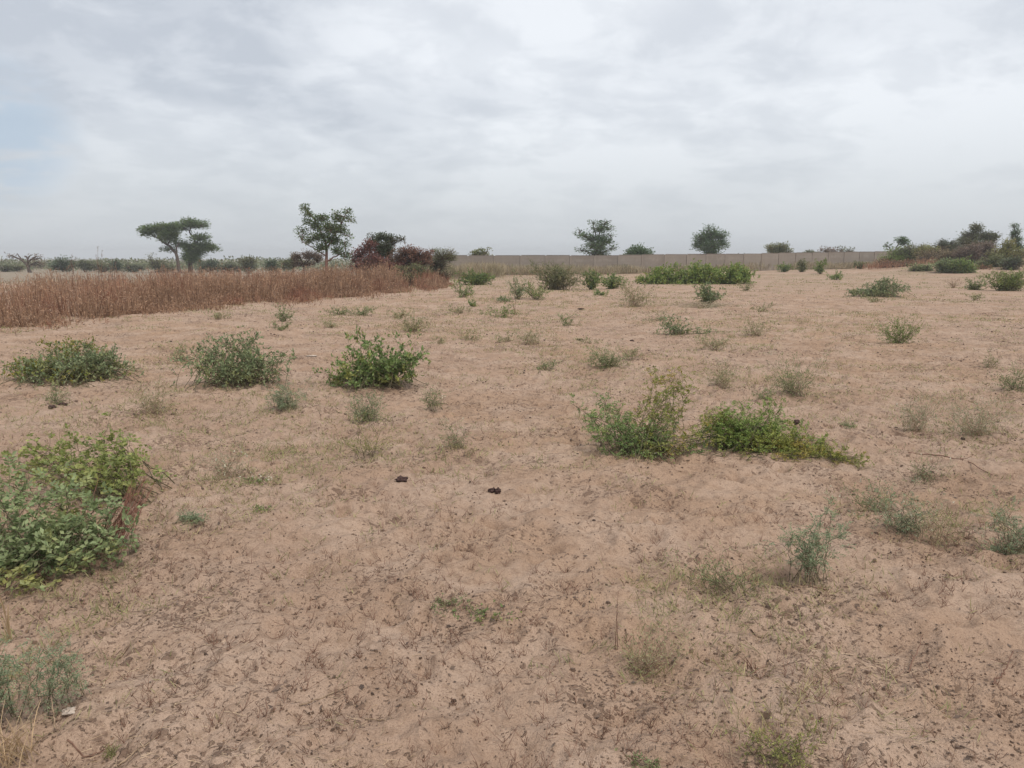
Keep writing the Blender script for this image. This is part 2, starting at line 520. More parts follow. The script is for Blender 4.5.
# ---- near left: the big shrub reaching in from the edge of the picture
def near_left():
    rng = np.random.default_rng(7)
    b = G(25, 575)
    t = thing('leafy_shrub', b, 'biggest shrub, sprawling with grey green broad leaves, at the near left edge', 'shrub')
    MPOS.append((b[0], b[1], .8)); MPOS.append((b[0] - .5, b[1] + .5, .8))
    def lb(px, py, dy, rx, rz, w=1.):
        c = W(px, py, b[1] + dy) - b; s = mpp(b) * (1 + dy / b[1])
        return (c[0], dy, max(c[2], rz * s * .6), rx * s, rx * s * .8, rz * s, w)
    low = [lb(12, 482, .45, 42, 12, 1.6), lb(70, 500, .35, 30, 9, 1.0), lb(112, 512, .25, 26, 6, .9), lb(30, 520, .15, 46, 11, 1.4), lb(95, 535, .1, 40, 8, 1.0), lb(60, 562, .02, 44, 12, 1.2), lb(0, 555, .05, 34, 16, 1.0), lb(118, 545, .1, 22, 5, .5),
           lb(-50, 520, .3, 60, 60, 2), lb(-20, 570, 0, 40, 20, .7), lb(80, 580, -.05, 20, 12, .25)]
    f = MB(); s = MB()
    grow(rng, np.zeros(3), low, 52, 6, 2, .15, ('pin', .036, .02, 4, .10), f, s, .005, .45, .2)
    back = [lb(100, 440, 1.9, 30, 9, 1.4), lb(40, 448, 1.9, 26, 10, 1.1), lb(65, 470, 1.4, 40, 10, 1.0), lb(10, 470, 1.3, 32, 10, .8)]
    grow(rng, np.array([0, 1.2, 0]), back, 36, 5, 2, .15, ('pin', .036, .023, 4, .09), f, s, .006, .3, .15, umi=1)
    f.build('foliage', [M['broad'], M['broadyell']], t)
    s.build('stems', M['stem'], t)
    d = MB()
    dl = [lb(140, 488, .4, 16, 14, 1.6), lb(130, 505, .4, 18, 10, 1.6), lb(30, 600, -.1, 50, 8, 1), lb(90, 482, .7, 25, 10, .5), lb(60, 590, 0, 55, 14, 1.5)]
    tips, _ = in_lobes(rng, dl, 90); tips[:, 2] = np.maximum(tips[:, 2], .02)
    b0 = tips * np.array([.6, .6, 0]) + rng.normal(size=tips.shape) * .05; b0[:, 2] = 0
    tubes(d, bez(b0, (b0 + tips) / 2 + rng.normal(size=tips.shape) * .04, tips, 6), .0028 * np.linspace(1, .4, 6)[None], 3)
    o = d.build('dead_twigs', M['redtwig'], t); o['label'] = 'dead reddish twigs at the shrub edge'


M['redtwig'] = bark('reddish_dead_twig', (.17, .075, .055), (.26, .13, .095), 40)
M['broadyell'] = fol('broad_yellow_leaf', (.125, .155, .045), (.21, .215, .075), (.15, .18, .08), 3, .35, .7, gain=1.68)
near_left()

S = shrub
# bottom left corner
S('feathery_weed', 'feathery blue green weed in the bottom left, below the biggest shrub', 'weed', 56, 716,
  [(58, 645, 20, 14), (60, 685, 16, 24, 700), (45, 655, 14, 10)], 'feather', ('pin', .011, .004, 6, .045), 15, 5, 3, .07, .002)
S('feathery_weed', 'feathery blue green weed cut by the left edge of the frame', 'weed', 2, 724,
  [(2, 685, 16, 30), (-10, 660, 20, 20)], 'feather', ('pin', .011, .004, 6, .045), 15, 5, 3, .07, .002)


def stick(label, pts, r, m='drystem', lift=0.0, name='fallen_stick'):
    P = [G(*p[:2]) for p in pts]
    b = P[0].copy(); A = np.array(P) - b
    A[:, 2] += r + np.array([p[2] if len(p) > 2 else 0 for p in pts])
    # smooth
    t = np.linspace(0, len(A) - 1, 14); A = np.stack([np.interp(t, range(len(A)), A[:, i]) for i in range(3)], 1)
    rng = np.random.default_rng(int(abs(pts[0][0] * 7 + pts[0][1]))); A[1:-1] += rng.normal(size=A[1:-1].shape) * r * .7
    mb = MB(); tubes(mb, A[None], (r * np.linspace(1, .45, 14))[None], 6)
    k = rng.integers(5, 11, 2)
    for j in k:
        d = nrm(rng.normal(size=3) * [1, 1, .3] + [0, 0, .15]) * r * 16
        tubes(mb, np.stack([A[j], A[j] + d * .5, A[j] + d + rng.normal(size=3) * r * 2])[None], r * .45 * np.array([[1, .8, .5]]), 4)
    o = mb.build(name, M[m], None, [float(v) for v in b], True)
    tag(o, label, 'stick', 'dry sticks lying about')


stick('pale dry stick leaning down at the bottom left weed', [(20, 692, .05), (32, 710, .02), (46, 728)], .004)
stick('short upright pale stick below the bottom left weed', [(56, 735), (55, 728, .04), (54, 722, .08)], .0035)
stick('long thin pale stick on the sand right of the bottom left weed', [(120, 655), (145, 628), (165, 612, .01), (185, 604)], .0028)
stick('thin dark curved twig lying at the bottom left, right of the straw', [(68, 748), (85, 751), (100, 743), (112, 738)], .003, 'redstem')
stick('pale stalk slanting along the bottom edge at lower left', [(118, 766), (140, 754), (160, 746)], .003)
stick('bent dark twig under the pale bush at the right side', [(908, 458), (935, 460), (965, 466), (992, 482, .01)], .006, 'redstem')
stick('straight pale stalk lying in the near middle sand', [(300, 716), (325, 702), (352, 692)], .003)
stick('pale thin stalk on the sand at the bottom centre', [(365, 724), (385, 722), (405, 723)], .0028)
stick('dark forked twig standing at the lower right sand', [(908, 675), (915, 660, .03), (922, 648, .05)], .003, 'redstem')
stick('dark forked twig near the right bottom edge', [(992, 690), (1004, 678, .02), (1012, 664, .04)], .004, 'redstem')
stick('brown dead root curved in the worn hollow at right', [(752, 576), (778, 582), (802, 588), (826, 592)], .006, 'redstem')


def tuft(name, label, px, py, w, h, m, n=40, wb=.003, group=None, cat='grass tuft', lean=.5, base=None, spread=.25):
    _seed[0] += 1; rng = np.random.default_rng(_seed[0])
    b = G(px, py) if base is None else base
    s = mpp(b); wm = w * s / 2; hm = h * s
    b0 = np.zeros((n, 3)); b0[:, 0] = rng.normal(size=n) * wm * spread; b0[:, 1] = rng.normal(size=n) * wm * spread
    a = rng.uniform(0, 2 * math.pi, n); r = wm * rng.uniform(.1, 1, n)
    tip = np.stack([np.cos(a) * r, np.sin(a) * r, hm * rng.uniform(.45, 1, n)], 1)
    P = bez(b0, b0 + (tip - b0) * np.array([.3, .3, .5 + lean * .3]), tip, 5)
    mb = MB(); tubes(mb, P, wb * np.linspace(1, .35, 5)[None], 3)
    o = mb.build(name, M[m], None, [float(v) for v in b])
    MPOS.append((b[0], b[1], wm))
    return tag(o, label, cat, group)


tuft('straw_tuft', 'tuft of long straw coloured dry blades in the bottom left corner', 12, 764, 90, 52, 'straw', 45, .0022)
tuft('dry_stalk', 'twisted golden dry stalk standing before the biggest shrub at the left edge', 9, 640, 12, 55, 'straw', 9, .004, cat='stalk')
tuft('straw_tuft', 'tiny tuft with pale straw at the bottom left, beside the dark twig', 110, 752, 26, 14, 'sparse', 26, .0016)

# centre pair of shrubs
S('spreading_shrub', 'dark green shrub with a tall yellowish shoot, left of the pair right of centre', 'shrub', 640, 458,
  [(605, 408, 22, 8, 380, .7), (640, 430, 38, 16, 1000, .2), (625, 445, 32, 13, 700), (588, 420, 16, 5, 300, .3), (578, 404, 10, 5, 160, .7), (598, 436, 18, 10, 360), (672, 447, 26, 13, 350)], 'mid',
  ('pin', .02, .011, 4, .045), 78, 5, 3, .12, .004, bspread=.16, arch=.3,
  lob2=[(680, 380, 10, 10, 380, .5), (690, 400, 10, 12, 240, .3), (653, 372, 13, 4, 200, .9), (664, 396, 16, 8, 240, .5), (690, 440, 22, 13, 200), (704, 432, 14, 12, 180)], m2='yell', flowers=5)
M['lime2'] = fol('bright_shrub_leaf', (.10, .155, .036), (.17, .215, .06), (.22, .21, .05), 4, .3, .7, gain=1.68)
S('spreading_shrub', 'low green shrub trailing a long yellow green arm', 'shrub', 740, 450,
  [(745, 425, 36, 20, 1100), (722, 428, 20, 18, 420), (780, 434, 30, 17, 600), (770, 420, 20, 12, 240), (745, 408, 24, 7, 160), (800, 446, 26, 13, 420)], 'lime2',
  ('pin', .019, .009, 5, .05), 105, 6, 3, .10, .004, bspread=.2, arch=.3,
  lob2=[(805, 450, 22, 9, 420, -.15), (828, 459, 18, 8, 360, -.38), (845, 466, 12, 6, 200, -.55), (858, 470, 6, 4, 70, -.62), (715, 418, 12, 10, 80)], m2='yell')

S('leafy_bush', 'bright green upright bush with spiky shoots, left of centre', 'shrub', 378, 388,
  [(375, 366, 34, 16, 1000), (350, 368, 22, 14, 650), (402, 364, 22, 16, 650), (362, 344, 14, 10, 260, .2), (384, 342, 12, 10, 200, .2), (398, 334, 8, 10, 130, .3), (418, 356, 12, 6, 170), (340, 378, 18, 7, 300), (352, 352, 10, 8, 120), (416, 342, 8, 4, 60, .2)],
  'mid', ('hex', .044, .024), 120, 6, 7, .13, .005, bspread=.26, depth=.7, arch=.3)
S('leafy_bush', 'rounded blue green bush with fine grey leaves, second from the left in its row', 'shrub', 238, 386,
  [(236, 366, 36, 16, 1000), (204, 358, 20, 12, 480), (270, 362, 22, 15, 600), (222, 344, 14, 10, 240, .2), (243, 338, 12, 10, 200, .3), (190, 350, 14, 6, 150), (262, 344, 12, 8, 130, .2), (215, 374, 20, 9, 260), (284, 356, 8, 6, 90)],
  'blue', ('hex', .036, .018), 135, 6, 7, .13, .005, bspread=.26, depth=.7, arch=.3)
S('leafy_bush', 'wide low blue green bush near the left edge, before the red grass', 'shrub', 82, 380,
  [(72, 364, 32, 12, 800), (104, 364, 20, 11, 560), (44, 368, 26, 8, 560), (70, 347, 22, 7, 260, .4), (20, 368, 18, 6, 330), (95, 352, 16, 6, 160, .3), (116, 354, 12, 6, 150), (8, 370, 10, 4, 90)],
  'blue', ('hex', .038, .02), 140, 6, 7, .14, .005, bspread=.4, depth=.6, arch=.2,
  lob2=[(32, 368, 16, 6, 200), (68, 344, 22, 6, 160, .5)], m2='yell')
S('small_herb', 'pale herb against the left side of the rounded blue green bush', 'herb', 182, 362, [(182, 352, 14, 8)], 'pale', ('hex', .024, .012), 14, 5, 5, .07, .003)

# ------------------------------------------------------------------ herbs: px, py, w, h, material, density, label
herbs = [
    (366, 422, 30, 26, 'blue', 1.3, 'grey green herb just below the bright green upright bush', 'herb'),
    (366, 458, 48, 40, 'yell2', 1.5, 'yellow green herb below the grey green one, left of centre', 'herb'),
    (431, 410, 22, 24, 'herb', .7, 'thin herb to the lower right of the bright green bush', 'herb'),
    (455, 452, 26, 32, 'herb', .35, 'wispy nearly bare herb on open sand, left of centre', 'herb'),
    (228, 481, 36, 38, 'pale2', 1.0, 'round pale green herb with whitish tips, right of the biggest shrub', 'herb'),
    (256, 488, 34, 10, 'mid', .8, 'flat dark green sprig beside the whitish tipped herb', 'herb'),
    (190, 531, 30, 14, 'feather', .7, 'small blue green sprout right of the biggest shrub', 'herb'),
    (262, 520, 24, 12, 'mid', .6, 'small green sprout below the flat dark sprig', 'herb'),
    (287, 412, 30, 28, 'feather', .8, 'ragged blue green herb under the rounded blue green bush', 'herb'),
    (152, 418, 34, 38, 'pale', .6, 'straw coloured wispy herb below the gap of the two left bushes', 'herb'),
    (57, 405, 24, 20, 'herb', .6, 'small thin herb under the wide low left bush', 'herb'),
    (284, 322, 20, 16, 'herb', 1.2, 'upper of two small herbs stacked above the row of bushes', 'herb'),
    (281, 331, 18, 8, 'herb', 1.0, 'lower of two small herbs stacked above the row of bushes', 'herb'),
    (339, 316, 28, 9, 'herb', 1.1, 'small low herb at the foot of the red grass, left of its twin', 'herb'),
    (362, 317, 26, 10, 'herb', 1.1, 'small low herb at the foot of the red grass, right of its twin', 'herb'),
    (218, 319, 24, 8, 'pale', 1.0, 'pale low herb at the edge of the red grass', 'herb'),
    (330, 329, 14, 9, 'pale', .8, 'tiny pale herb on sand under the pair by the red grass', 'herb'),
    (398, 318, 24, 9, 'pale', .9, 'pale faint herb behind the bright green bush', 'herb'),
    (412, 332, 34, 16, 'pale', 1.2, 'wider pale herb behind the right shoots of the bright green bush', 'herb'),
    (463, 298, 20, 15, 'mid', 1.2, 'small dark green herb below the leafy clump at the wall start', 'herb'),
    (472, 307, 10, 7, 'mid', .9, 'tiny herb under the small dark green one near the red grass end', 'herb'),
    (460, 314, 24, 9, 'pale', .8, 'faint pale herb right of the red grass end', 'herb'),
    (501, 318, 30, 13, 'lime', .9, 'light green herb beside the dry brown stalk', 'herb'),
    (505, 302, 26, 6, 'blue', .9, 'flat grey green herb left of the upright bluish one', 'herb'),
    (518, 300, 16, 24, 'blue', 1.3, 'narrow upright bluish herb left of the big olive bush', 'herb'),
    (536, 300, 24, 16, 'lime', 1.2, 'light green herb at the left foot of the big olive bush', 'herb'),
    (567, 327, 26, 12, 'herb', .6, 'faint herb on the mid sand, below the big olive bush', 'herb'),
    (601, 296, 18, 5, 'mid', .9, 'flat green herb in front of the two dark round bushes', 'herb'),
    (636, 307, 34, 26, 'pale', .9, 'pale wispy herb with tall thin tips, below the long hedge left end', 'herb'),
    (608, 369, 38, 22, 'herb', 1.2, 'green herb on open sand above the centre shrub pair', 'herb'),
    (632, 360, 16, 12, 'pale', .8, 'paler herb touching the right of the green one above the shrub pair', 'herb'),
    (546, 371, 26, 10, 'herb', .7, 'small low herb in the middle sand', 'herb'),
    (506, 342, 28, 10, 'pale', .6, 'very faint pale herb, left one of two in the mid sand', 'herb'),
    (528, 345, 26, 16, 'pale', .8, 'faint pale herb, right one of two in the mid sand', 'herb'),
    (472, 340, 26, 10, 'pale', .6, 'faint pale herb right of the bushes row, mid distance', 'herb'),
    (720, 388, 28, 24, 'pale', .9, 'pale olive herb above the trailing shrub', 'herb'),
    (795, 397, 46, 42, 'herb', .9, 'tall open wispy herb above the yellow arm of the trailing shrub', 'herb'),
    (762, 400, 22, 12, 'herb', .8, 'low herb left of the tall wispy one', 'herb'),
    (712, 350, 38, 16, 'pale', .7, 'pale herb below the bluish sprawling weed', 'herb'),
    (755, 336, 22, 22, 'pale', .6, 'thin pale herb right of the bluish sprawling weed', 'herb'),
    (898, 343, 34, 24, 'lime', 1.3, 'yellow green bushy herb alone at right on the sand', 'herb'),
    (1014, 391, 30, 24, 'herb', 1.1, 'green herb at the right edge, level with the sand track', 'herb'),
    (992, 368, 14, 16, 'pale', .6, 'tiny pale herb left of the right edge herb', 'herb'),
    (975, 436, 66, 40, 'pale2', 1.3, 'wide pale grey green herb near the right edge', 'herb'),
    (916, 432, 34, 34, 'pale2', .7, 'open pale herb left of the wide grey green one', 'herb'),
    (925, 483, 46, 32, 'herb', .6, 'open green herb under the two pale ones at right', 'herb'),
    (872, 508, 56, 26, 'herb', .9, 'herb just below the tip of the yellow green arm', 'herb'),
    (905, 535, 66, 50, 'feather', .9, 'bluish green open herb, largest of the loose group at right', 'herb'),
    (940, 545, 50, 40, 'pale', .5, 'straw herb at the right of the bluish open one', 'herb'),
    (1012, 556, 44, 44, 'feather', 1.1, 'grey green herb cut by the right edge', 'herb'),
    (728, 596, 84, 46, 'herb', .7, 'low twiggy grey green herb beside the worn hollow', 'herb'),
    (652, 672, 60, 56, 'pale', .45, 'pale yellow wispy herb in the near sand, lower right of centre', 'herb'),
    (772, 774, 84, 48, 'yell2', .9, 'fine yellow green herb cut by the bottom edge', 'herb'),
    (645, 775, 34, 16, 'herb', .5, 'small blue green herb at the bottom edge', 'herb'),
    (445, 612, 44, 12, 'herb', .7, 'dull green start of the creeping plant in the near sand', 'herb'),
    (485, 621, 60, 8, 'mid', .8, 'dark green creeping plant flat on the near sand at centre', 'herb'),
    (975, 300, 20, 6, 'pale', .8, 'faint low herb under the lime bush at right', 'herb'),
    (760, 312, 30, 8, 'pale', .6, 'faint low pale herb right of the small round bush', 'herb'),
    (836, 280, 18, 8, 'mid', 1.2, 'small dark herb before the wall, right of a row of three bushes', 'herb'),
    (872, 303, 24, 6, 'pale', .8, 'pale fringe herb beneath the flat green patch at right', 'herb'),
    (440, 345, 16, 8, 'pale', .5, 'tiny pale herb right of the bright bush', 'herb'),
    (590, 345, 22, 8, 'pale', .4, 'sparse pale herb in the centre distance', 'herb'),
    (850, 430, 18, 8, 'herb', .4, 'tiny herb on the sand above the tip of the yellow arm', 'herb'),
]
M['yell2'] = fol('fresh_yellow_herb_leaf', (.16, .175, .05), (.26, .25, .09), (.32, .25, .12), 8, .35, .6, gain=1.4)
M['pale2'] = fol('pale_grey_herb_leaf', (.17, .19, .11), (.27, .27, .17), (.34, .3, .19), 9, .3, .5, gain=1.4)
for (px, py, w, h, m, den, lab, cat) in herbs:
    w *= 1.42; h *= 1.2
    b = G(px, py); s = mpp(b)
    A = w * h * s * s
    wide = w > h * 2
    big = w * h > 700
    ll = max(.012, 1.6 * s); lw = ll * .45
    lob = [(px, py - h * .45, w * .42, h * .42, 1), (px - w * .2, py - h * .6, w * .22, h * .35, .35), (px + w * .24, py - h * .5, w * .2, h * .35, .35),
           (px, py - h * .25, w * .3, h * .2, .4)]
    n = int(np.clip(w * h * .024 * den + 10, 10, 54))
    ntw = 5 if not big else 6
    if py > 455: n = int(n * .6); ntw = 4
    nlf = int(np.clip(4 + den * 3.4, 4, 9))
    tw = min(h, w) * s * .36
    if m == 'feather':
        S('small_herb', lab, cat, px, py, lob, m, ('pin', ll * .8, ll * .33, 5, ll * 3), n, 4, 3, tw, .0022, single=not big)
    else:
        S('small_herb', lab, cat, px, py, lob, m, ('quad', ll, lw), n, ntw, nlf, tw, max(.0016, .14 * s), single=not big,
          flowers=(10 if 'whitish' in lab else (5 if big and m in ('pale', 'pale2', 'herb') and 380 < py < 560 else 0)),
          stemm='drystem' if m.startswith('pale') else 'stem', arch=.25)

# feathery weed with two drooping arms
S('drooping_weed', 'blue green weed with two long drooping arms, standing by the worn hollow', 'weed', 812, 582,
  [(815, 540, 16, 24, 500), (822, 512, 12, 16, 200), (805, 560, 16, 14, 200)], 'feather', ('pin', .013, .005, 6, .045), 15, 5, 3, .08, .0025,
  lob2=[(774, 543, 9, 2.5, 90), (792, 541, 10, 3, 90), (838, 540, 12, 3, 110), (854, 550, 4, 7, 60)], m2='feather')
tuft('dry_stalk', 'thin dry brown stalk standing beside the light green herb, mid distance', 515, 316, 8, 20, 'redstem', 4, .008, cat='stalk')
tuft('dry_stalk', 'thin tall brown stalk standing left of the pale yellow wispy herb', 616, 655, 6, 62, 'redstem', 3, .0024, cat='stalk')
tuft('dry_stalk', 'trio of short dark dead stems at lower right of centre', 752, 668, 30, 16, 'redstem', 6, .003, cat='stalk')
S('sprawling_weed', 'low bluish weed sprawling to the right in mid distance', 'weed', 675, 335,
  [(675, 324, 16, 8, 120), (664, 330, 16, 4, 60), (700, 331, 26, 3, 70), (724, 334, 14, 2, 25)], 'blue', ('hex', .04, .02), 34, 6, 7, .12, .005, depth=.5)
S('dry_scrub', 'pale dry weed behind the sprawling bluish one', 'weed', 660, 322, [(655, 316, 26, 6)], 'pale', ('hex', .03, .014), 18, 5, 5, .14, .004)

# mid-distance bushes
S('round_bush', 'small round bush with a dry grass skirt, below the long hedge', 'bush', 708, 306, [(708, 295, 14, 9, 1), (700, 290, 6, 7, .2)], 'blue',
  ('hex', .06, .035), 44, 7, 7, .18, .01)
tuft('dry_grass_skirt', 'flat dull grass around the foot of the small round bush', 706, 308, 60, 8, 'palegrass', 90, .007, spread=.6)
S('olive_bush', 'big feathery olive bush standing in front of the wall, left of centre', 'bush', 556, 290,
  [(556, 276, 28, 12, 1), (540, 272, 16, 9, .35), (572, 276, 14, 9, .35)], 'olive', ('quad', .09, .025), 110, 8, 9, .3, .014, depth=.8, bspread=.3)
S('dark_bush', 'dark green upright bush, left of a pair in front of the wall', 'bush', 592, 290, [(592, 280, 9, 9, 1)], 'mid', ('hex', .07, .045), 46, 7, 8, .2, .01)
S('dark_bush', 'dark green lower bush, right of a pair in front of the wall', 'bush', 612, 289, [(612, 282, 14, 7, 1)], 'mid', ('hex', .07, .045), 50, 7, 8, .2, .01)
S('leafy_clump', 'dense dark green leafy clump at the left start of the wall', 'bush', 476, 285, [(470, 278, 14, 7, 1), (486, 279, 10, 6, .6)], 'mid', ('hex', .09, .055), 70, 8, 8, .25, .012, depth=.6)
S('hedge_shrub', 'left end bush of the long low green hedge before the wall', 'bush', 660, 284, [(666, 275, 20, 8, 1), (650, 280, 14, 4, .4), (664, 281, 24, 3, .4)], 'lime2', ('hex', .11, .06), 130, 8, 8, .3, .01, bspread=.5, group='bushes forming the long low hedge', depth=.7)
S('hedge_shrub', 'middle bush of the long low green hedge before the wall', 'bush', 695, 284, [(702, 273, 20, 9.5, 1), (694, 281, 26, 4, .5), (686, 277, 12, 6, .3)], 'lime2', ('hex', .11, .06), 130, 8, 8, .3, .01, bspread=.5, group='bushes forming the long low hedge', depth=.7)
S('hedge_shrub', 'right end bush of the long low green hedge before the wall', 'bush', 732, 284, [(727, 274, 24, 9, 1), (745, 275, 12, 7, .4), (730, 281, 24, 4, .4)], 'lime2', ('hex', .11, .06), 130, 8, 8, .3, .01, bspread=.5, group='bushes forming the long low hedge', depth=.7)
S('low_scrub', 'dull small scrub under the right end of the hedge', 'bush', 746, 291, [(744, 286, 9, 4)], 'pale', ('hex', .05, .03), 20, 5, 5, .15, .006)
for px, py, w, h, m, lab in (
        (785, 272, 20, 10, 'mid', 'dark small bush before the wall, first of three right of the hedge'),
        (802, 272, 12, 12, 'olive', 'olive small bush before the wall, second of three right of the hedge'),
        (820, 274, 14, 15, 'lime', 'lighter small bush before the wall, third of three right of the hedge'),
        (860, 269, 14, 7, 'olive', 'dull small bush at the foot of the wall near its right end')):
    S('small_bush', lab, 'bush', px, py, [(px, py - h * .5, w * .45, h * .45)], m, ('hex', .11, .06), 36, 6, 7, .25, .01, group='small bushes before the wall')
S('flat_bush', 'flat wide grey green bush on the sand at right', 'bush', 880, 297,
  [(866, 292, 18, 4, 1), (885, 287, 17, 7, 1.4), (905, 287, 9, 6, .6)], 'blue', ('hex', .06, .035), 100, 7, 7, .2, .009, depth=.5, bspread=.5)
S('lime_bush', 'bright lime green rounded bush at the right edge', 'bush', 1006, 291, [(1004, 280, 19, 10, 1), (1020, 282, 14, 9, .5)], 'lime', ('hex', .07, .03), 110, 8, 8, .25, .01, depth=.7, bspread=.2)
S('lime_bush', 'small dull green bush left of the bright lime one', 'bush', 974, 290, [(974, 285, 9, 6)], 'herb', ('hex', .06, .03), 44, 6, 7, .18, .008)
S('bare_twig_bush', 'leafless grey twig bush on the sand, left of the small dull bush', 'bush', 953, 288, [(953, 281, 11, 6)], 'mauve', ('quad', .05, .015), 22, 6, 1, .2, .01, stemm='drystem')


# ------------------------------------------------------------------ trees
def tree(name, label, cat, px, Y, limbs, lobes, m, lsize, nleaf=2500, tw=26, barkm='bark', kd='quad', group=None, rpx=1.5, depth=.8, base_py=None, aspect=.5, crown=True, flat=1.):
    """limbs: polylines in pixels [(px,py,radius_px)...]; lobes: (px,py,rx,ry[,w])"""
    _seed[0] += 1; rng = np.random.default_rng(_seed[0])
    b = at_depth(px, Y)
    s = mpp(b)
    t = thing(name, b, label, cat, group)
    tm = MB(); cm = MB()
    L = []
    for l in lobes:
        dy = rng.uniform(-.5, .5) * l[2] * s
        c = W(l[0], l[1], Y + dy) - b
        L.append((c[0], dy, c[2], l[2] * s, l[2] * s * depth, l[3] * s, l[4] if len(l) > 4 else l[2] * l[3]))
    ends = []
    for li in limbs:
        P = np.array([W(q[0], q[1], Y) - b for q in li]); r = np.array([q[2] * s for q in li])
        if li[0][1] >= 900: P[0] = (0, 0, -.1)
        # drift in depth towards nearest lobe
        e = P[-1]
        if L:
            j = min(range(len(L)), key=lambda q: np.hypot(L[q][0] - e[0], L[q][2] - e[2]))
            P[:, 1] = np.linspace(0, L[j][1], len(P))
        k = 12; tt = np.linspace(0, len(P) - 1, k)
        PP = np.stack([np.interp(tt, range(len(P)), P[:, i]) for i in range(3)], 1); rr = np.interp(tt, range(len(P)), r)
        PP[1:-1] = (PP[:-2] + PP[1:-1] * 2 + PP[2:]) / 4
        PP[1:] += rng.normal(size=PP[1:].shape) * r.mean() * .25
        tubes(tm, PP[None], rr[None], 7); ends.append(PP)
    allp = np.concatenate(ends) if ends else np.zeros((1, 3))
    if L and crown:
        LA = np.array(L)
        # branches from the limb skeleton into every lobe
        w = LA[:, 6] / LA[:, 6].sum()
        for j, l in enumerate(L):
            nb = max(5, int(tw * 3 * w[j] * 2))
            d = nrm(rng.normal(size=(nb, 3)) + [0, 0, .3]); tip = LA[j, :3] + d * rng.uniform(.5, .98, nb)[:, None] * LA[j, 3:6]
            c = LA[j, :3] - np.array([0, 0, .4]) * LA[j, 5]
            q = allp[np.argmin(np.linalg.norm(allp - c, axis=1))]
            src = np.where(rng.random((nb, 1)) < .35, q, c + rng.normal(size=(nb, 3)) * .15 * LA[j, 3:6])
            tubes(tm, bez(np.array([q]), np.array([(q + c) / 2]), np.array([c]), 5), rpx * s * .33, 4)
            TP = bez(src, (src + tip) / 2 + rng.normal(size=(nb, 3)) * .12 * l[5], tip, 5)
            tubes(tm, TP, rpx * s * .28 * np.linspace(1, .3, 5)[None], 3)
            nl = int(nleaf * w[j] * 1.5)
            # clumps around branch ends
            nc = max(6, int(nl / 16))
            ci = rng.integers(0, nb, nc); cp, cd = sample_poly(TP[ci], rng.uniform(.35, 1, nc))
            cp += rng.normal(size=(nc, 3)) * LA[j, 3:6] * .09
            kk = rng.integers(0, nc, nl)
            off = np.clip(rng.normal(size=(nl, 3)), -1.6, 1.6) * lsize * np.array([1.1, 1.1, .8 * flat])
            p = cp[kk] + off
            ld = nrm(off + (p - LA[j, :3]) * .2 + rng.normal(size=(nl, 3)) * lsize * .6) * np.array([1, 1, .6]) + [0, 0, .15]
            leaves(cm, rng, p, ld, lsize * rng.uniform(.6, 1.3, nl), lsize * aspect * rng.uniform(.7, 1.2, nl), kd == 'hex')
        cm.build('crown', M[m], t)
    tm.build('trunk', M[barkm], t, smooth=True)
    return t


GND = 900
# umbrella acacia pair (two neighbouring stems, one leaning left)
tree('acacia_tree', 'flat topped dark acacia leaning left, standing alone above the far scrub', 'tree', 180, 116,
     [[(180, 900, 1.9), (179, 268, 1.7), (176, 253, 1.5), (172, 248, 1.3), (165, 243, 1.1), (157, 238, .8), (150, 234, .5)], [(172, 248, .7), (168, 250, .5)], [(168, 244, .9), (172, 238, .6), (176, 232, .4)], [(176, 255, .9), (177, 247, .7), (180, 243, .5)]],
     [(150, 229, 10, 4.2), (163, 228, 9, 4.5), (170, 233, 7, 5), (173, 226, 6, 3.5), (147, 234, 5, 2.5), (168, 249, 4, 2.2), (168, 238, 8, 3)], 'acacia', .42, 4600, 40, aspect=.28, flat=.6)
tree('acacia_tree', 'tiered dark acacia with three leaf layers, right of the leaning one', 'tree', 190, 118,
     [[(190, 900, 2.4), (190, 266, 2.2), (190, 258, 2), (192, 250, 1.4), (196, 242, 1.1), (192, 236, .9), (188, 231, .7), (190, 228, .5)], [(191, 254, 1.4), (200, 247, 1), (208, 245, .6)], [(194, 245, .9), (200, 240, .6)], [(190, 257, 1.2), (184, 247, .8), (180, 243, .5)]],
     [(191, 223, 13, 4.5), (183, 227, 7, 3.2), (201, 225, 6, 4), (200, 238, 10, 3.8), (203, 247, 14, 5, 80), (212, 249, 7, 3), (190, 247, 9, 5), (180, 244, 6, 4), (191, 258, 8, 9, 90), (196, 252, 9, 5)], 'acacia', .42, 6800, 50, aspect=.28, flat=.6)

# broad-leaved tree behind the red grass
tree('leafy_tree', 'open crowned green tree with reddish trunk rising behind the red grass', 'tree', 326, 60,
     [[(326, 900, 1.8), (326, 268, 1.7), (327, 252, 1.3), (325, 240, 1), (318, 226, .7), (310, 214, .5), (305, 208, .3)], [(326, 250, 1), (334, 236, .8), (342, 222, .6), (347, 211, .3)], [(326, 256, .8), (314, 248, .5), (303, 242, .3)], [(326, 262, .9), (336, 256, .6), (346, 252, .4)]],
     [(303, 208, 5, 2.6), (309, 213, 5, 4), (306, 222, 5, 2.5), (303, 230, 6, 3), (313, 226, 7, 5), (322, 218, 9, 4), (329, 228, 10, 7), (338, 219, 7, 4), (347, 211, 3, 3.5), (350, 219, 4, 3), (341, 229, 7, 5),
      (349, 236, 5, 1.8), (317, 237, 9, 5), (308, 241, 6, 3), (332, 240, 11, 6), (345, 243, 5, 3), (322, 248, 8, 4), (338, 250, 6, 5), (345, 256, 5, 4), (334, 213, 4, 2)],
     'acacia', .15, 4800, 60, barkm='redbark', kd='hex', aspect=.55, rpx=1.)
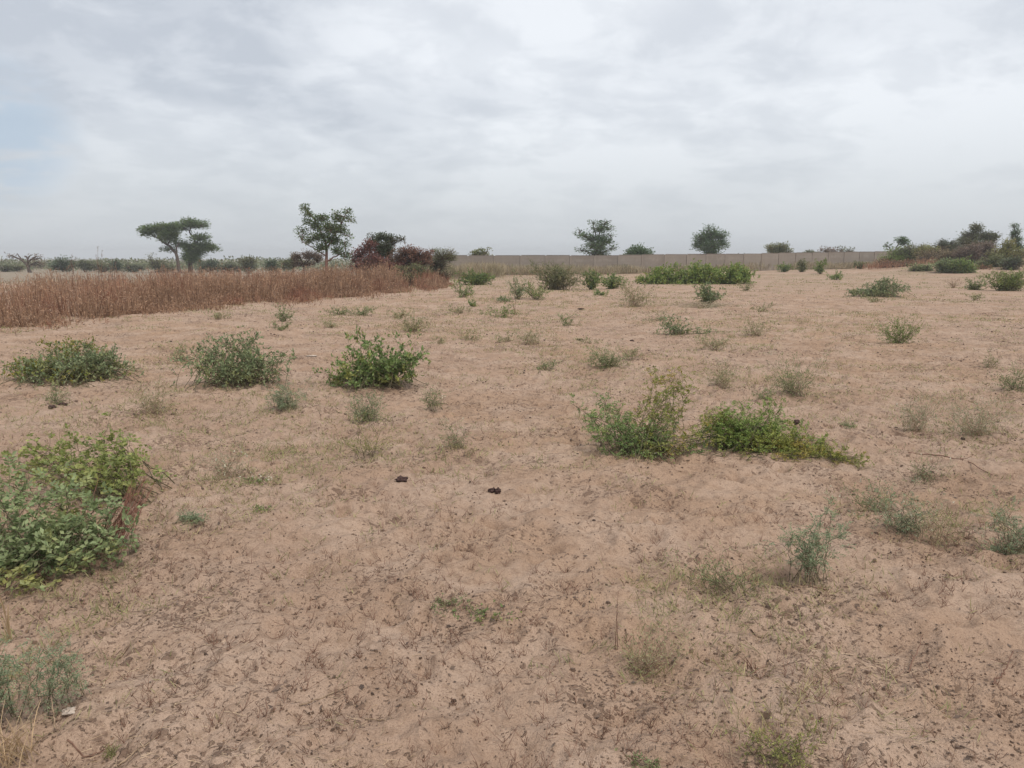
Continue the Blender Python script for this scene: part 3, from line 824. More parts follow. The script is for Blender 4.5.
tree('twiggy_shrub', 'greyish purple half bare shrub left of the reddish trunk', 'shrub', 304, 58,
     [[(304, 900, .9), (304, 268, .8), (300, 256, .5)], [(304, 266, .7), (312, 256, .4), (318, 250, .3)]],
     [(296, 257, 8, 5), (308, 255, 9, 6), (318, 258, 7, 7), (303, 264, 14, 4)], 'mauve', .12, 1500, 60, aspect=.4)
tree('dark_shrub', 'dark green low shrub behind the half bare grey one', 'shrub', 292, 75, [[(292, 900, .9), (292, 265, .6)]], [(294, 262, 10, 5), (286, 264, 6, 3)], 'hazy', .2, 700, 20)

# shrub group at the end of the red grass
tree('purple_shrub', 'dark purple red shrub, left in the group at the end of the red grass', 'shrub', 364, 46,
     [[(364, 900, 1.2), (364, 268, 1), (360, 255, .6)], [(364, 268, .8), (370, 250, .5)]],
     [(360, 252, 9, 8), (368, 247, 9, 8), (373, 256, 9, 7), (354, 258, 6, 6), (368, 262, 15, 8), (360, 268, 14, 6), (380, 264, 16, 8), (392, 268, 16, 7)], 'purple', .11, 3600, 50, kd='hex', aspect=.55)
M['dkolive'] = fol('dark_olive_leaf', (.045, .06, .032), (.085, .10, .05), (.10, .075, .045), 1.0, .25, .7, gain=1.5)
tree('dark_shrub', 'tall dark green shrub with an open top, between the purple and the red ones', 'shrub', 384, 47,
     [[(384, 900, 1.4), (384, 265, 1.1), (382, 248, .7), (380, 238, .4)], [(384, 262, .9), (392, 245, .5), (400, 240, .3)], [(384, 262, .9), (374, 245, .5)]],
     [(382, 237, 8, 4), (374, 242, 7, 5), (391, 240, 7, 5), (384, 250, 13, 9), (400, 240, 4, 2.5), (384, 264, 15, 7), (372, 236, 3, 2)], 'dkolive', .11, 4600, 50, kd='hex', aspect=.5)
M['purple2'] = fol('rust_red_leaf', (.14, .07, .05), (.22, .125, .085), (.13, .11, .06), .9, .3, .8, gain=1.45)
tree('red_shrub', 'rounded rust red shrub right of the tall dark green one', 'shrub', 412, 46,
     [[(412, 900, 1.2), (412, 268, 1), (412, 255, .6)]],
     [(406, 251, 13, 8), (418, 253, 11, 8), (410, 263, 20, 8), (424, 262, 12, 8), (403, 257, 18, 8), (412, 272, 20, 7), (396, 262, 12, 9), (428, 256, 8, 7)], 'purple2', .10, 5600, 60, kd='hex', aspect=.5)
tree('feathery_bush', 'feathery grey green bush, rightmost in the group at the red grass end', 'bush', 440, 48,
     [[(440, 900, 1), (440, 270, .8), (442, 258, .5)]],
     [(442, 256, 14, 9), (434, 250, 6, 4), (450, 256, 9, 9), (436, 265, 18, 9), (438, 275, 18, 8), (426, 260, 8, 6)], 'olive', .10, 4800, 60, aspect=.25)
tree('low_scrub', 'grey green low scrub at the foot of the rust red shrub', 'bush', 402, 44, [[(402, 900, .8), (402, 270, .5)]],
     [(403, 270, 11, 6), (420, 270, 14, 7), (410, 277, 18, 5)], 'olive', .1, 2600, 30, aspect=.4)

# beyond the wall
tree('small_tree', 'little pale green tree top showing over the left start of the wall', 'tree', 480, 84, [[(480, 900, .8), (480, 258, .5)]],
     [(480, 254, 8, 3.5), (474, 254, 4, 2), (485, 252, 4, 2.5), (478, 262, 7, 6)], 'olive', .25, 700, 24, kd='hex')
tree('spiky_tree', 'spiky dark tree with reaching boughs behind the wall, at centre', 'tree', 596, 100,
     [[(596, 900, 1.4), (596, 262, 1.2), (597, 245, .9), (599, 232, .6), (606, 222, .4), (612, 220.5, .25)], [(597, 248, .8), (588, 238, .5), (579, 234, .25)], [(597, 240, .7), (594, 228, .45), (592, 221, .25)], [(597, 250, .7), (606, 242, .5), (612, 238, .25)], [(596, 256, .6), (584, 250, .4), (577, 250, .2)], [(596, 256, .6), (608, 250, .4), (616, 248, .2)]],
     [(594, 223, 3.5, 2.5), (605, 223, 6, 2), (599, 229, 8, 4), (609, 229, 4, 2), (585, 236, 6, 2.2), (580, 230, 3.5, 1), (581, 235, 4, 1.5), (592, 238, 8, 4), (603, 238, 7, 4), (610, 235, 4, 1.5), (597, 246, 13, 6), (582, 250, 4, 2), (611, 248, 5, 2), (598, 253, 14, 4),
      (608, 242, 6, 3)], 'dark', .34, 3200, 60, aspect=.3, flat=.6)
tree('round_tree', 'low round dark tree behind the wall, between two taller ones', 'tree', 638, 104, [[(638, 900, 1.2), (638, 256, .8)]],
     [(638, 251, 10, 4.5), (631, 254, 6, 3.5), (645, 254, 6, 3.5), (638, 258, 11, 4)], 'dark', .34, 3000, 30, aspect=.35)
tree('round_tree', 'bushy dark tree with jagged crown behind the wall, right of centre', 'tree', 711, 104,
     [[(711, 900, 1.4), (711, 256, 1), (711, 245, .7)], [(711, 252, .6), (702, 244, .3)], [(711, 252, .6), (720, 244, .3)]],
     [(711, 235, 9, 5), (701, 239, 7, 5), (721, 236, 6, 4), (698, 246, 5, 3), (722, 244, 5, 3), (711, 246, 12, 6), (709, 228, 2, 2.5), (714, 229, 2, 2), (711, 253, 9, 4)], 'dark', .32, 4400, 60, aspect=.32)
tree('pale_tree', 'small pale olive tree with thin trunk at the wall, right of the jagged one', 'tree', 777, 97,
     [[(777, 900, .6), (777, 262, .5), (777, 250, .4)]],
     [(777, 249, 9, 5.5), (771, 248, 5, 4), (784, 248, 5, 5), (788, 252, 5, 3), (777, 253, 10, 3)], 'olive', .25, 2200, 30, aspect=.35)
tree('far_bush', 'dark reddish flat bush beyond the wall, left of two near its right end', 'bush', 830, 116, [[(830, 900, .8), (830, 254, .5)]],
     [(826, 250.5, 6, 2.5), (835, 251, 6, 2), (830, 256, 10, 4)], 'mauve', .3, 700, 20)
tree('far_bush', 'grey flat bush beyond the wall, right of two near its right end', 'bush', 846, 118, [[(846, 900, .8), (846, 254, .5)]],
     [(841, 250, 3, 2.5), (850, 251, 5, 2), (846, 256, 12, 4)], 'hazy', .3, 700, 20)
tree('far_bush', 'faint grey bush top over the wall, just left of the dark reddish one', 'bush', 812, 122, [[(812, 900, .8), (812, 256, .5)]],
     [(811, 254, 7, 2.5)], 'hazy', .3, 500, 12)

# bank at the right
tree('bare_tree', 'dark crooked tree with one leafy tip over the left end of the right thicket', 'tree', 893, 82,
     [[(893, 900, .9), (892, 262, .8), (896, 250, .7), (899, 244, .5), (902, 239, .4)], [(893, 254, .6), (889, 247, .4), (886, 244, .3)], [(896, 250, .5), (908, 242, .3)], [(890, 249, .35), (886, 250, .25)]],
     [(902, 240, 5, 2.5), (905, 243, 4, 2), (887, 246, 3, 1.2, 3)], 'dark', .2, 500, 18, rpx=.8)
_rb = [
    ('olive bush at the left end of the right thicket', 897, 80, [(899, 254, 12, 6), (888, 261, 11, 6), (900, 263, 14, 6)], 'lime', 2600),
    ('rust brown bush low in the left part of the right thicket', 885, 74, [(888, 265, 13, 4), (905, 266, 10, 4)], 'rust', 1400),
    ('grey olive bush second from the left in the right thicket', 915, 80, [(912, 252, 12, 7), (924, 252, 10, 7), (915, 262, 16, 7)], 'olive', 3200),
    ('warm brown bush in the middle of the right thicket', 932, 76, [(930, 258, 17, 7), (944, 257, 12, 8), (935, 263, 20, 6)], 'brownol', 3400),
    ('dark green rounded bush in the middle top of the right thicket', 946, 84, [(946, 247, 12, 6), (938, 251, 8, 5), (955, 250, 8, 6)], 'dkolive', 2800),
    ('pale green small bush at the foot of the right thicket', 920, 68, [(918, 270, 10, 4), (928, 269, 6, 4)], 'herb', 1000),
    ('blue green bush at the foot of the right thicket, left of its twin', 945, 66, [(945, 267, 11, 6)], 'blue', 1500),
    ('darker blue green bush at the foot of the right thicket, right of its twin', 963, 65, [(962, 267, 11, 7), (970, 270, 6, 4)], 'mid', 1800),
    ('lime yellow bush in the right thicket beside the mauve one', 1004, 70, [(1004, 254, 14, 9), (1018, 256, 10, 8), (1008, 245, 7, 5), (1000, 262, 14, 8)], 'limeol', 4200),
    ('brown twiggy bush low in the thicket, left of the mauve one', 952, 73, [(950, 259, 13, 7), (960, 262, 10, 7)], 'brownol', 2600),
    ('olive bush low in the thicket, right under the mauve one', 990, 68, [(988, 265, 13, 6), (998, 262, 9, 6)], 'olive', 2400),
    ('yellow olive bush in the thicket, left of the dark rounded one', 926, 78, [(926, 253, 12, 6), (934, 256, 10, 6)], 'limeol', 2400),
    ('rusty weeds bush at the foot of the thicket, under the mauve one', 980, 68, [(978, 271, 12, 4)], 'rust', 1000),
    ('dark low bush under the lime yellow one of the thicket', 1010, 66, [(1012, 264, 11, 5)], 'dkolive', 1200),
]
M['bankolive'] = fol('bank_olive_leaf', (.075, .085, .04), (.125, .135, .065), (.14, .12, .07), 1.0, .25, .7, gain=1.45)
M['brownol'] = fol('brown_olive_leaf', (.12, .09, .05), (.2, .155, .095), (.13, .13, .07), 1.2, .2, .7, gain=1.5)
M['limeol'] = fol('lime_olive_leaf', (.14, .145, .05), (.21, .2, .08), (.2, .15, .08), 1.2, .3, .7, gain=1.6)
for lab, px, Y, lo, m, nl in _rb:
    lo = [(a, b_ - .8, rx * 1.15, rz * 1.15) for a, b_, rx, rz in lo]; nl = int(nl * 1.2)
    tree('thicket_bush', lab, 'bush', px, Y, [[(px, 900, .8), (px, lo[0][1] + 3, .5)]], lo, m, .17, nl, 40, group='bushes of the right thicket', aspect=.45, depth=.7)
tree('tall_tree', 'tall dark olive tree, highest of the right thicket', 'tree', 978, 86,
     [[(978, 900, 1.5), (978, 258, 1.2), (977, 240, .8), (976, 230, .5)], [(978, 250, .9), (990, 238, .5)], [(978, 250, .9), (964, 240, .5)]],
     [(977, 228, 7, 5), (970, 236, 10, 6), (984, 236, 10, 6), (993, 238, 8, 5), (963, 242, 7, 5), (978, 246, 20, 7)], 'bankolive', .2, 6500, 70, aspect=.4)
tree('mauve_bush', 'large dusky mauve bush in front of the tallest tree', 'bush', 975, 72,
     [[(975, 900, 1.3), (975, 264, 1)]], [(970, 250, 15, 7), (985, 247, 13, 7), (972, 258, 16, 7), (990, 256, 10, 7), (960, 256, 8, 5)], 'mauve', .16, 6500, 60, aspect=.35)
tree('dark_slender_tree', 'slender blackish tree sticking up at the right edge', 'tree', 1016, 84,
     [[(1016, 900, .9), (1016, 250, .8), (1016, 236, .6), (1015, 228, .4)], [(1016, 240, .5), (1020, 230, .3)]],
     [(1014, 226, 3, 2.5), (1017, 232, 4, 3), (1013, 235, 3, 3), (1017, 240, 5, 4), (1018, 246, 6, 5)], 'dark', .16, 1500, 30)

# left edge: bare thick-limbed tree and far scrub
tree('bare_tree', 'bare thick limbed purplish tree on the far left skyline', 'tree', 29, 118,
     [[(29, 900, 2), (29, 268, 1.5), (27, 264, 1.1), (22, 260, .9), (17, 257, .8), (12, 255.5, .8), (9, 256, .5)], [(22, 260, .7), (19, 255.5, .5), (18, 253.5, .3)],
      [(28, 266, 1.1), (28, 261, .8), (27, 257, .8), (25, 256, .6)], [(28, 262, .9), (32, 259, .8), (35, 257, .7), (38, 256, .5)], [(32, 259, .6), (36, 259.5, .7), (41, 258, .4)],
      [(29, 266, .9), (34, 263, .7), (39, 262, .5), (43, 265, .4)], [(36, 263, .6), (41, 266, .4), (42, 268, .3)], [(28, 259, .6), (30, 256, .5), (33, 255, .3)], [(15, 257, .5), (12, 258, .4)]],
     [(27, 257, 2, 1, 1), (36, 257.5, 4, 1.5, 3), (40, 265, 4, 3, 4), (12, 256, 3, 1, 1.5), (34, 264, 6, 3, 4)], 'mauve', .3, 240, 8, barkm='bark', rpx=.9)
M['hazy2'] = fol('distant_olive_leaf', (.10, .105, .05), (.15, .145, .075), (.12, .12, .07), .25, .2, .8, gain=1.4)
M['hazy3'] = fol('distant_green_leaf', (.06, .085, .045), (.10, .125, .07), (.10, .11, .06), .25, .2, .8, gain=1.4)
_ls = [
    ('grey green scrub bush, nearest the left end of the far skyline', 4, 124, [(4, 268, 9, 3.5)], 500),
    ('low scrub bush just left of the bare thick limbed tree', 17, 126, [(17, 268, 7, 3)], 400),
    ('tall scrub bush first to the right of the bare thick limbed tree', 62, 124, [(62, 262, 9, 6), (55, 265, 8, 5), (72, 264, 8, 5), (62, 268, 14, 4)], 1500),
    ('scrub bush to the right of the tall scrub bush on the far left', 84, 124, [(82, 264, 8, 4), (90, 266, 8, 4)], 900),
    ('low scrub bush halfway between bare tree and acacias', 101, 124, [(100, 267, 9, 4), (108, 268, 7, 3)], 700),
    ('dark scrub bush third left of the acacias', 116, 122, [(115, 263, 4, 4), (117, 267, 8, 4)], 700),
    ('yellowish scrub bush second left of the acacias', 131, 122, [(130, 267, 8, 4), (140, 268, 6, 3)], 700),
    ('scrub bush with spiky top just left of the leaning acacia', 155, 122, [(153, 264, 6, 4), (160, 266, 8, 5), (151, 258, 1.6, 3, 6), (158, 261, 1.5, 2, 4), (168, 268, 7, 4)], 1100),
    ('scrub bush right behind the tiered acacia', 208, 124, [(206, 266, 10, 5), (212, 262, 5, 3), (218, 266, 6, 4)], 1100),
    ('low scrub bush right of the tiered acacia', 229, 122, [(229, 266, 7, 4), (224, 268, 7, 3)], 700),
    ('square topped scrub bush left of the round one', 248, 112, [(245, 261, 5, 5), (251, 261, 5, 5), (248, 267, 10, 4)], 1100),
    ('round scrub bush between the square topped and the long dark one', 272, 112, [(272, 264, 7, 4.5), (272, 268, 8, 3)], 900),
    ('thin scrub bush left of the dark shrub by the reddish trunk', 284, 110, [(283, 265, 3, 3.5), (288, 267, 7, 3)], 400),
    ('small scrub bush between the square topped bush and the acacias', 238, 122, [(238, 268, 7, 3)], 300),
]
for i, (lab, px, Y, lo, nl) in enumerate(_ls):
    tree('scrub_bush', lab, 'bush', px, Y, [[(px, 900, .7), (px, lo[0][1] + 3, .5)]], lo, ('hazy', 'hazy2', 'hazy3')[i % 3], .3, nl, 16, group='scrub bushes on the far left skyline', aspect=.45)



# unbroken low scrub behind them (reads as one mass)
def far_scrub():
    rng = np.random.default_rng(55); mb = MB()
    n = 34000
    x = rng.uniform(-330, -24, n); y = 128 + rng.exponential(30, n) + np.abs(x) * .25 * rng.random(n)
    x2 = rng.uniform(-30, 260, 9000); y2 = 190 + rng.exponential(40, 9000)
    x = np.concatenate([x, x2]); y = np.concatenate([y, y2])
    top = .35 + 2.6 * fbm(x / 7, y / 9, 77, 3) ** 1.3
    z = h_macro(x, y) + rng.random(len(x)) ** .8 * top
    P = np.stack([x, y, z], 1)
    leaves(mb, rng, P, rng.normal(size=P.shape) + [0, 0, .4], .55, .3)
    o = mb.build('distant_scrub', M['hazy'])
    tag(o, 'unbroken low grey green scrub along the far horizon', 'scrub', None, 'stuff')


far_scrub()


# ------------------------------------------------------------------ red-brown grass field
def catmull(pts, n):
    pts = np.array(pts, float); t = np.linspace(0, len(pts) - 1, n)
    return np.stack([np.interp(t, range(len(pts)), pts[:, i]) for i in range(pts.shape[1])], 1)


def grass_field():
    rng = np.random.default_rng(9)
    edge = np.array([G(*p) for p in ((-330, 352), (-180, 341), (-70, 333), (0, 328), (60, 324), (130, 316), (200, 309), (245, 304), (300, 302), (350, 297), (400, 292), (436, 289), (450, 285))])
    seg = np.linalg.norm(np.diff(edge[:, :2], axis=0), axis=1); cum = np.concatenate([[0], np.cumsum(seg)])
    n = 46000
    # more stems near the front edge
    t = rng.uniform(0, cum[-1], n)
    ex = np.interp(t, cum, edge[:, 0]); ey = np.interp(t, cum, edge[:, 1])
    d = np.where(rng.random(n) < .6, rng.exponential(2.6, n), rng.uniform(0, 26, n))
    d += (fbm(t * .6, t * 0 + .5, 3, 3) - .5) * 2.2 - rng.exponential(.6, n)
    # into the field: away from the edge, to the left-back
    dirx, diry = -.35, .94
    x = ex + dirx * d; y = ey + diry * d
    keep = (y < 52) & (x < -3.4) & (d > -3)
    x, y, d, t = x[keep], y[keep], d[keep], t[keep]
    dens = fbm(x / .9, y / .9, 41, 2)
    k = (rng.random(len(x)) < np.clip((dens - .36) * 4, .05, 1)) & (rng.random(len(x)) > .45 * ss(-7., -3.4, x))
    x, y, d = x[k], y[k], d[k]; n = len(x)
    z = h_full(x, y)
    hh = (.30 + 1.05 * fbm(x / 1.1, y / 2.2, 43, 3)) * rng.uniform(.4, 1.35, n)
    hh *= .82 + .18 * ss(-12, -7, x)
    hh *= .22 + .78 * ss(-.4, 2.6, d + rng.normal(size=n) * .5)
    tall = rng.random(n) < .01; hh[tall] *= 1.3
    hh *= 1 - .4 * ss(-7.5, -3.4, x + rng.normal(size=n) * .5)
    b = np.stack([x, y, z - .01], 1)
    lean = rng.normal(size=(n, 2)) * np.where(rng.random((n, 1)) < .15, .4, .12)
    tip = b + np.concatenate([lean * hh[:, None] * 1.1, hh[:, None]], 1)
    P = bez(b, (b + tip) / 2 + rng.normal(size=(n, 3)) * [.03, .03, 0], tip, 4)
    mb = MB()
    r = (.0045 + .00012 * y)[:, None] * np.array([[1, .9, .8, .5]])
    tubes(mb, P, r, 3)
    # hanging blades and seed heads
    nb = 4
    src = np.repeat(np.arange(n), nb); tt = rng.uniform(.2, 1, len(src))
    p, dd = sample_poly(P[src], tt)
    ld = rng.normal(size=(len(src), 3)) * [.5, .5, .3] + [0, 0, .35]
    ln = rng.uniform(.10, .30, len(src)) * np.clip(hh[src], .4, 1)
    leaves(mb, rng, p, ld, ln, .012 + .0003 * y[src])
    o = mb.build('tall_dry_grass', M['redgrass'])
    tag(o, 'waist high red brown dry grass field on the left', 'grass', None, 'stuff')


grass_field()
# a few stalks standing well above the field
for px, Y, top, lab in ((98, 26, 247, 'tall thin pinkish stalk rising highest above the red grass'), (72, 28, 254, 'tall thin stalk left of the highest one above the red grass'),
                        (112, 27, 258, 'short stalk right of the highest one above the red grass')):
    b = at_depth(px, Y); rng = np.random.default_rng(px); t = thing('grass_stalk', b, lab, 'stalk', 'stalks rising above the red grass')
    e = W(px, top, Y) - b; mb = MB(); lm = MB()
    st = bez(np.zeros((3, 3)), np.array([e * .5] * 3) + rng.normal(size=(3, 3)) * .06, np.array([e, e * .93 + [.12, 0, 0], e * .88 + [-.15, 0.1, 0]]), 8)
    mb2 = mb; tubes(mb2, st, .007 * np.linspace(1, .4, 8)[None], 4)
    p, d = sample_poly(st[rng.integers(0, 3, 70)], rng.uniform(.55, 1, 70)); leaves(mb2, rng, p, rng.normal(size=p.shape) * .5 + [0, 0, .5], .07, .014, mi=1)
    mb2.build('stem', [M['redstem'], M['mauve']], t)
    pass


def strip_grass(name, label, poly, n, hmin, hmax, m, seed, w=.012, spread=1.6, kind='stuff'):
    rng = np.random.default_rng(seed)
    pts = np.array([at_depth(*p)[:2] for p in poly]); q = catmull(pts, 200)
    i = rng.integers(0, 200, n)
    x = q[i, 0] + rng.normal(size=n) * .5; y = q[i, 1] + rng.normal(size=n) * spread
    k = rng.random(n) < np.clip((fbm(x / 1.5, y / 1.5, seed, 2) - .3) * 3, .1, 1)
    x, y = x[k], y[k]; n = len(x)
    z = h_full(x, y); hh = rng.uniform(hmin, hmax, n) * (.6 + .7 * fbm(x / 3, y / 3, seed + 4, 2))
    b = np.stack([x, y, z], 1); tip = b + np.concatenate([rng.normal(size=(n, 2)) * .25 * hh[:, None], hh[:, None]], 1)
    mb = MB(); leaves(mb, rng, b, tip - b, hh * 1.0, w * rng.uniform(.7, 1.4, n), upb=0)
    leaves(mb, rng, b + (tip - b) * .5, (tip - b) + rng.normal(size=b.shape) * .3 * hh[:, None], hh * .6, w, upb=0)
    o = mb.build(name, M[m]); tag(o, label, 'grass', None, kind)


strip_grass('pale_dry_grass', 'pale dry grass along the foot of the wall', [(452, 73), (500, 73), (560, 76), (640, 80), (740, 86), (830, 92), (890, 94)], 26000, .35, 1.0, 'palegrass', 61, .035, 1.2)
strip_grass('bleached_grass', 'bleached grass heaped at the left start of the wall', [(450, 62), (470, 64), (497, 66)], 5000, .7, 1.35, 'palegrass', 63, .03, 1.2)
strip_grass('rusty_grass', 'rusty dry grass at the foot of the right thicket', [(868, 73), (905, 73), (940, 74), (985, 71), (1000, 71)], 2600, .3, .7, 'redgrass', 65, .03, 1.0)


def sparse_cover():
    """thin low green and straw blades scattered over the sand in patches"""
    rng = np.random.default_rng(77)
    n = 46000
    u = rng.uniform(-.8, .8, n); y = 2.3 * (70 / 2.3) ** (rng.random(n) ** .8)
    x = u * y
    pt = np.zeros(n)
    for (cx, cy, rx, ry) in ((930, 505, 90, 40), (900, 470, 60, 25), (960, 425, 70, 25), (480, 320, 90, 14), (600, 300, 120, 12), (700, 325, 90, 14), (330, 420, 110, 45),
                             (370, 322, 90, 10), (150, 415, 70, 30), (230, 490, 70, 35), (760, 385, 60, 22), (860, 320, 120, 10), (700, 600, 120, 30), (640, 690, 60, 45), (790, 740, 80, 30), (60, 380, 110, 10), (60, 640, 90, 60), (560, 345, 100, 12), (455, 445, 40, 20)):
        g = G(cx, cy); g2 = G(cx, cy - ry); ax = rx * mpp(g); ay = max(abs(g2[1] - g[1]), .2)
        pt = np.maximum(pt, np.exp(-((x - g[0]) / ax) ** 2 - ((y - g[1]) / ay) ** 2))
    k = rng.random(n) < np.clip((fbm(x / 1.8, y / 1.8, 91, 3) - .50) * 5, .01, 1) * (.2 + .6 * ss(5, 14, y)) + pt * np.clip((fbm(x / .6, y / .6, 92, 3) - .4) * 3.2, 0, .8)
    x, y = x[k], y[k]; n = len(x)
    nb = 6
    xx = np.repeat(x, nb) + rng.normal(size=n * nb) * .025 * (1 + np.repeat(y, nb) * .08); yy = np.repeat(y, nb) + rng.normal(size=n * nb) * .03
    b = np.stack([xx, yy, h_full(xx, yy)], 1)
    hh = rng.uniform(.015, .085, n * nb) * (1 + .6 * ss(10, 40, yy))
    mb = MB(); leaves(mb, rng, b, rng.normal(size=b.shape) * [.6, .6, .1] + [0, 0, .6], hh, .002 + .0005 * yy)
    o = mb.build('sparse_ground_cover', M['sparse']); tag(o, 'thin low green and straw blades scattered over the sand', 'ground cover', None, 'stuff')


sparse_cover()


def litter():
    rng = np.random.default_rng(88)
    n = 230000
    u = rng.uniform(-.85, .85, n); y = 2.0 * (34 / 2.0) ** (rng.random(n) ** .82)
    x = u * y
    near = np.zeros(n)
    for (a, b, r) in MPOS:
        if b < 26: near = np.maximum(near, 1.3 * np.exp(-((x - a) ** 2 + (y - b + r * .3) ** 2) / (2 * (r * .9 + .05) ** 2)))
    dens = np.clip((fbm(x / .55, y / .55, 95, 3) - .44) * 5, .05, 1) * np.clip((fbm(x / 2.3, y / 2.3, 97, 2) - .2) * 2.2, .25, 1)
    k = rng.random(n) < np.maximum(dens, near * .9)
    x, y = x[k], y[k]; n = len(x)
    z = h_full(x, y)
    sc = .65 + y * .105
    P = np.stack([x, y, z + .002], 1)
    D = rng.normal(size=(n, 3)) * [1, 1, .22]
    L = rng.lognormal(0, .5, n) * .009 * sc
    mb = MB()
    leaves(mb, rng, P, D, np.clip(L, .004, .07), np.clip(L * rng.uniform(.25, .6, n), .002, .03), upb=1.5)
    # crumbs: tiny lumps with thickness
    m_ = rng.random(n) < .16
    p = P[m_]; q = len(p); r = np.clip(rng.lognormal(0, .45, q) * .0038 * sc[m_], .002, .02)
    a = rng.uniform(0, 3.14, q)
    ring = np.stack([np.stack([np.cos(a + j * math.pi / 2) * (1.3 if j % 2 else .8), np.sin(a + j * math.pi / 2) * (1.3 if j % 2 else .8), np.zeros(q)], 1) for j in range(4)], 1) * r[:, None, None]
    low = p[:, None] + ring + [0, 0, -.003]; up = p[:, None] + ring * .62 + np.array([0, 0, 1])[None, None] * r[:, None, None] * .8
    V = np.concatenate([low, up], 1)
    i = np.arange(q)[:, None] * 8
    Q = np.concatenate([i + np.array([[j, (j + 1) % 4, 4 + (j + 1) % 4, 4 + j]]) for j in range(4)] + [i + np.array([[4, 5, 6, 7]])])
    mb.add(V, Q)
    o = mb.build('brown_litter', M['litter']); tag(o, 'brown crumbs and dead leaf bits strewn over the sand', 'litter', None, 'stuff')
    # pale straw chaff
    n = 9000
    u = rng.uniform(-.85, .85, n); y = 2.0 * (9 / 2.0) ** rng.random(n); x = u * y
    k = rng.random(n) < np.clip((fbm(x / .8, y / .8, 99, 3) - .42) * 4, .05, 1)
    x, y = x[k], y[k]; n = len(x)
    P = np.stack([x, y, h_full(x, y) + .004], 1)
    D = nrm(rng.normal(size=(n, 3)) * [1, 1, .15]); L = rng.lognormal(0, .6, n)[:, None] * .025
    mb = MB(); tubes(mb, np.stack([P, P + D * L * .5 + rng.normal(size=P.shape) * .002, P + D * L], 1), .0009, 3)
    o = mb.build('straw_chaff', M['chaff']); tag(o, 'pale bits of straw lying on the near sand', 'straw', None, 'stuff')
    # small dead sprouts standing up
    n = 5200
    u = rng.uniform(-.85, .85, n); y = 2.1 * (14 / 2.1) ** rng.random(n); x = u * y
    k = rng.random(n) < np.clip((fbm(x / .7, y / .7, 103, 3) - .47) * 6, .03, 1)
    x, y = x[k], y[k]; n = len(x); nb = 4
    P = np.stack([x, y, h_full(x, y)], 1); P = np.repeat(P, nb, 0)
    D = rng.normal(size=P.shape) * [.5, .5, .1] + [0, 0, .8]; L = rng.uniform(.015, .06, (len(P), 1))
    mb = MB(); tubes(mb, np.stack([P, P + D * L * .5 + rng.normal(size=P.shape) * .004, P + D * L], 1), .0009, 3)
    o = mb.build('dead_sprouts', M['redstem']); tag(o, 'tiny dead brown sprouts poking from the sand', 'dead sprouts', None, 'stuff')


litter()


# ------------------------------------------------------------------ dung lumps and a scrap
def lump(px, py, w, h, label, seed, parts=1, m='dung', name='dung_lump', cat='dung'):
    rng = np.random.default_rng(seed); b = G(px, py); s = mpp(b); mb = MB()
    for j in range(parts):
        n, k = 18, 26
        th = np.linspace(.02, math.pi - .02, n)[:, None]; ph = np.arange(k)[None] * 2 * math.pi / k
        X = np.sin(th) * np.cos(ph); Y = np.sin(th) * np.sin(ph); Z = np.cos(th) * np.ones((1, k))
        r = 1 + .55 * (fbm(X * 2.6 + 5 + seed + j, Y * 2.6 + Z * 3.3 + 3, 200 + seed, 3) - .5) * 2
        ww = w * s / 2 / (1 if parts == 1 else 1.7); ox = 0 if parts == 1 else (j - .5) * w * s * .5
        V = np.stack([X * r * ww + ox, Y * r * ww * .8 + rng.normal() * .005, Z * r * h * s * .55 + h * s * .35], -1)
        idx = np.arange(n * k).reshape(n, k); nx = np.roll(idx, -1, 1)
        mb.add(V, np.stack([idx[:-1], idx[1:], nx[1:], nx[:-1]], -1))
    o = mb.build(name, M[m], None, [float(v) for v in b], True)
    tag(o, label, cat)


lump(402, 486, 12, 5.5, 'single dark dung lump on open sand below the yellow green herb', 1)
lump(495, 495, 12, 5, 'double dark brown dung lump, right of the single one', 2, 2)
lump(52, 412, 8, 5, 'small dark dung lump, left one between the two left bushes', 3)
lump(63, 407, 8, 4, 'small dark dung lump, right one between the two left bushes', 4)
lump(796, 427, 6, 5, 'small dark red lump on the sand above the yellow green arm', 5)
lump(580, 341, 6, 2, 'dark flat lump in the distant centre sand', 6)
lump(632, 342, 4, 2.5, 'tiny dark lump right of the flat one in the distance', 7)
lump(581, 310, 7, 1.5, 'dark flat lump in the sand below the pair of dark bushes', 8)
lump(72, 718, 15, 4, 'pale crumpled scrap beside the bottom left weed', 9, 1, 'scrap', 'pale_scrap', 'scrap')
lump(312, 359, 10, 1.3, 'pale flat scrap on the sand between two bushes', 10, 1, 'scrap', 'pale_scrap', 'scrap')


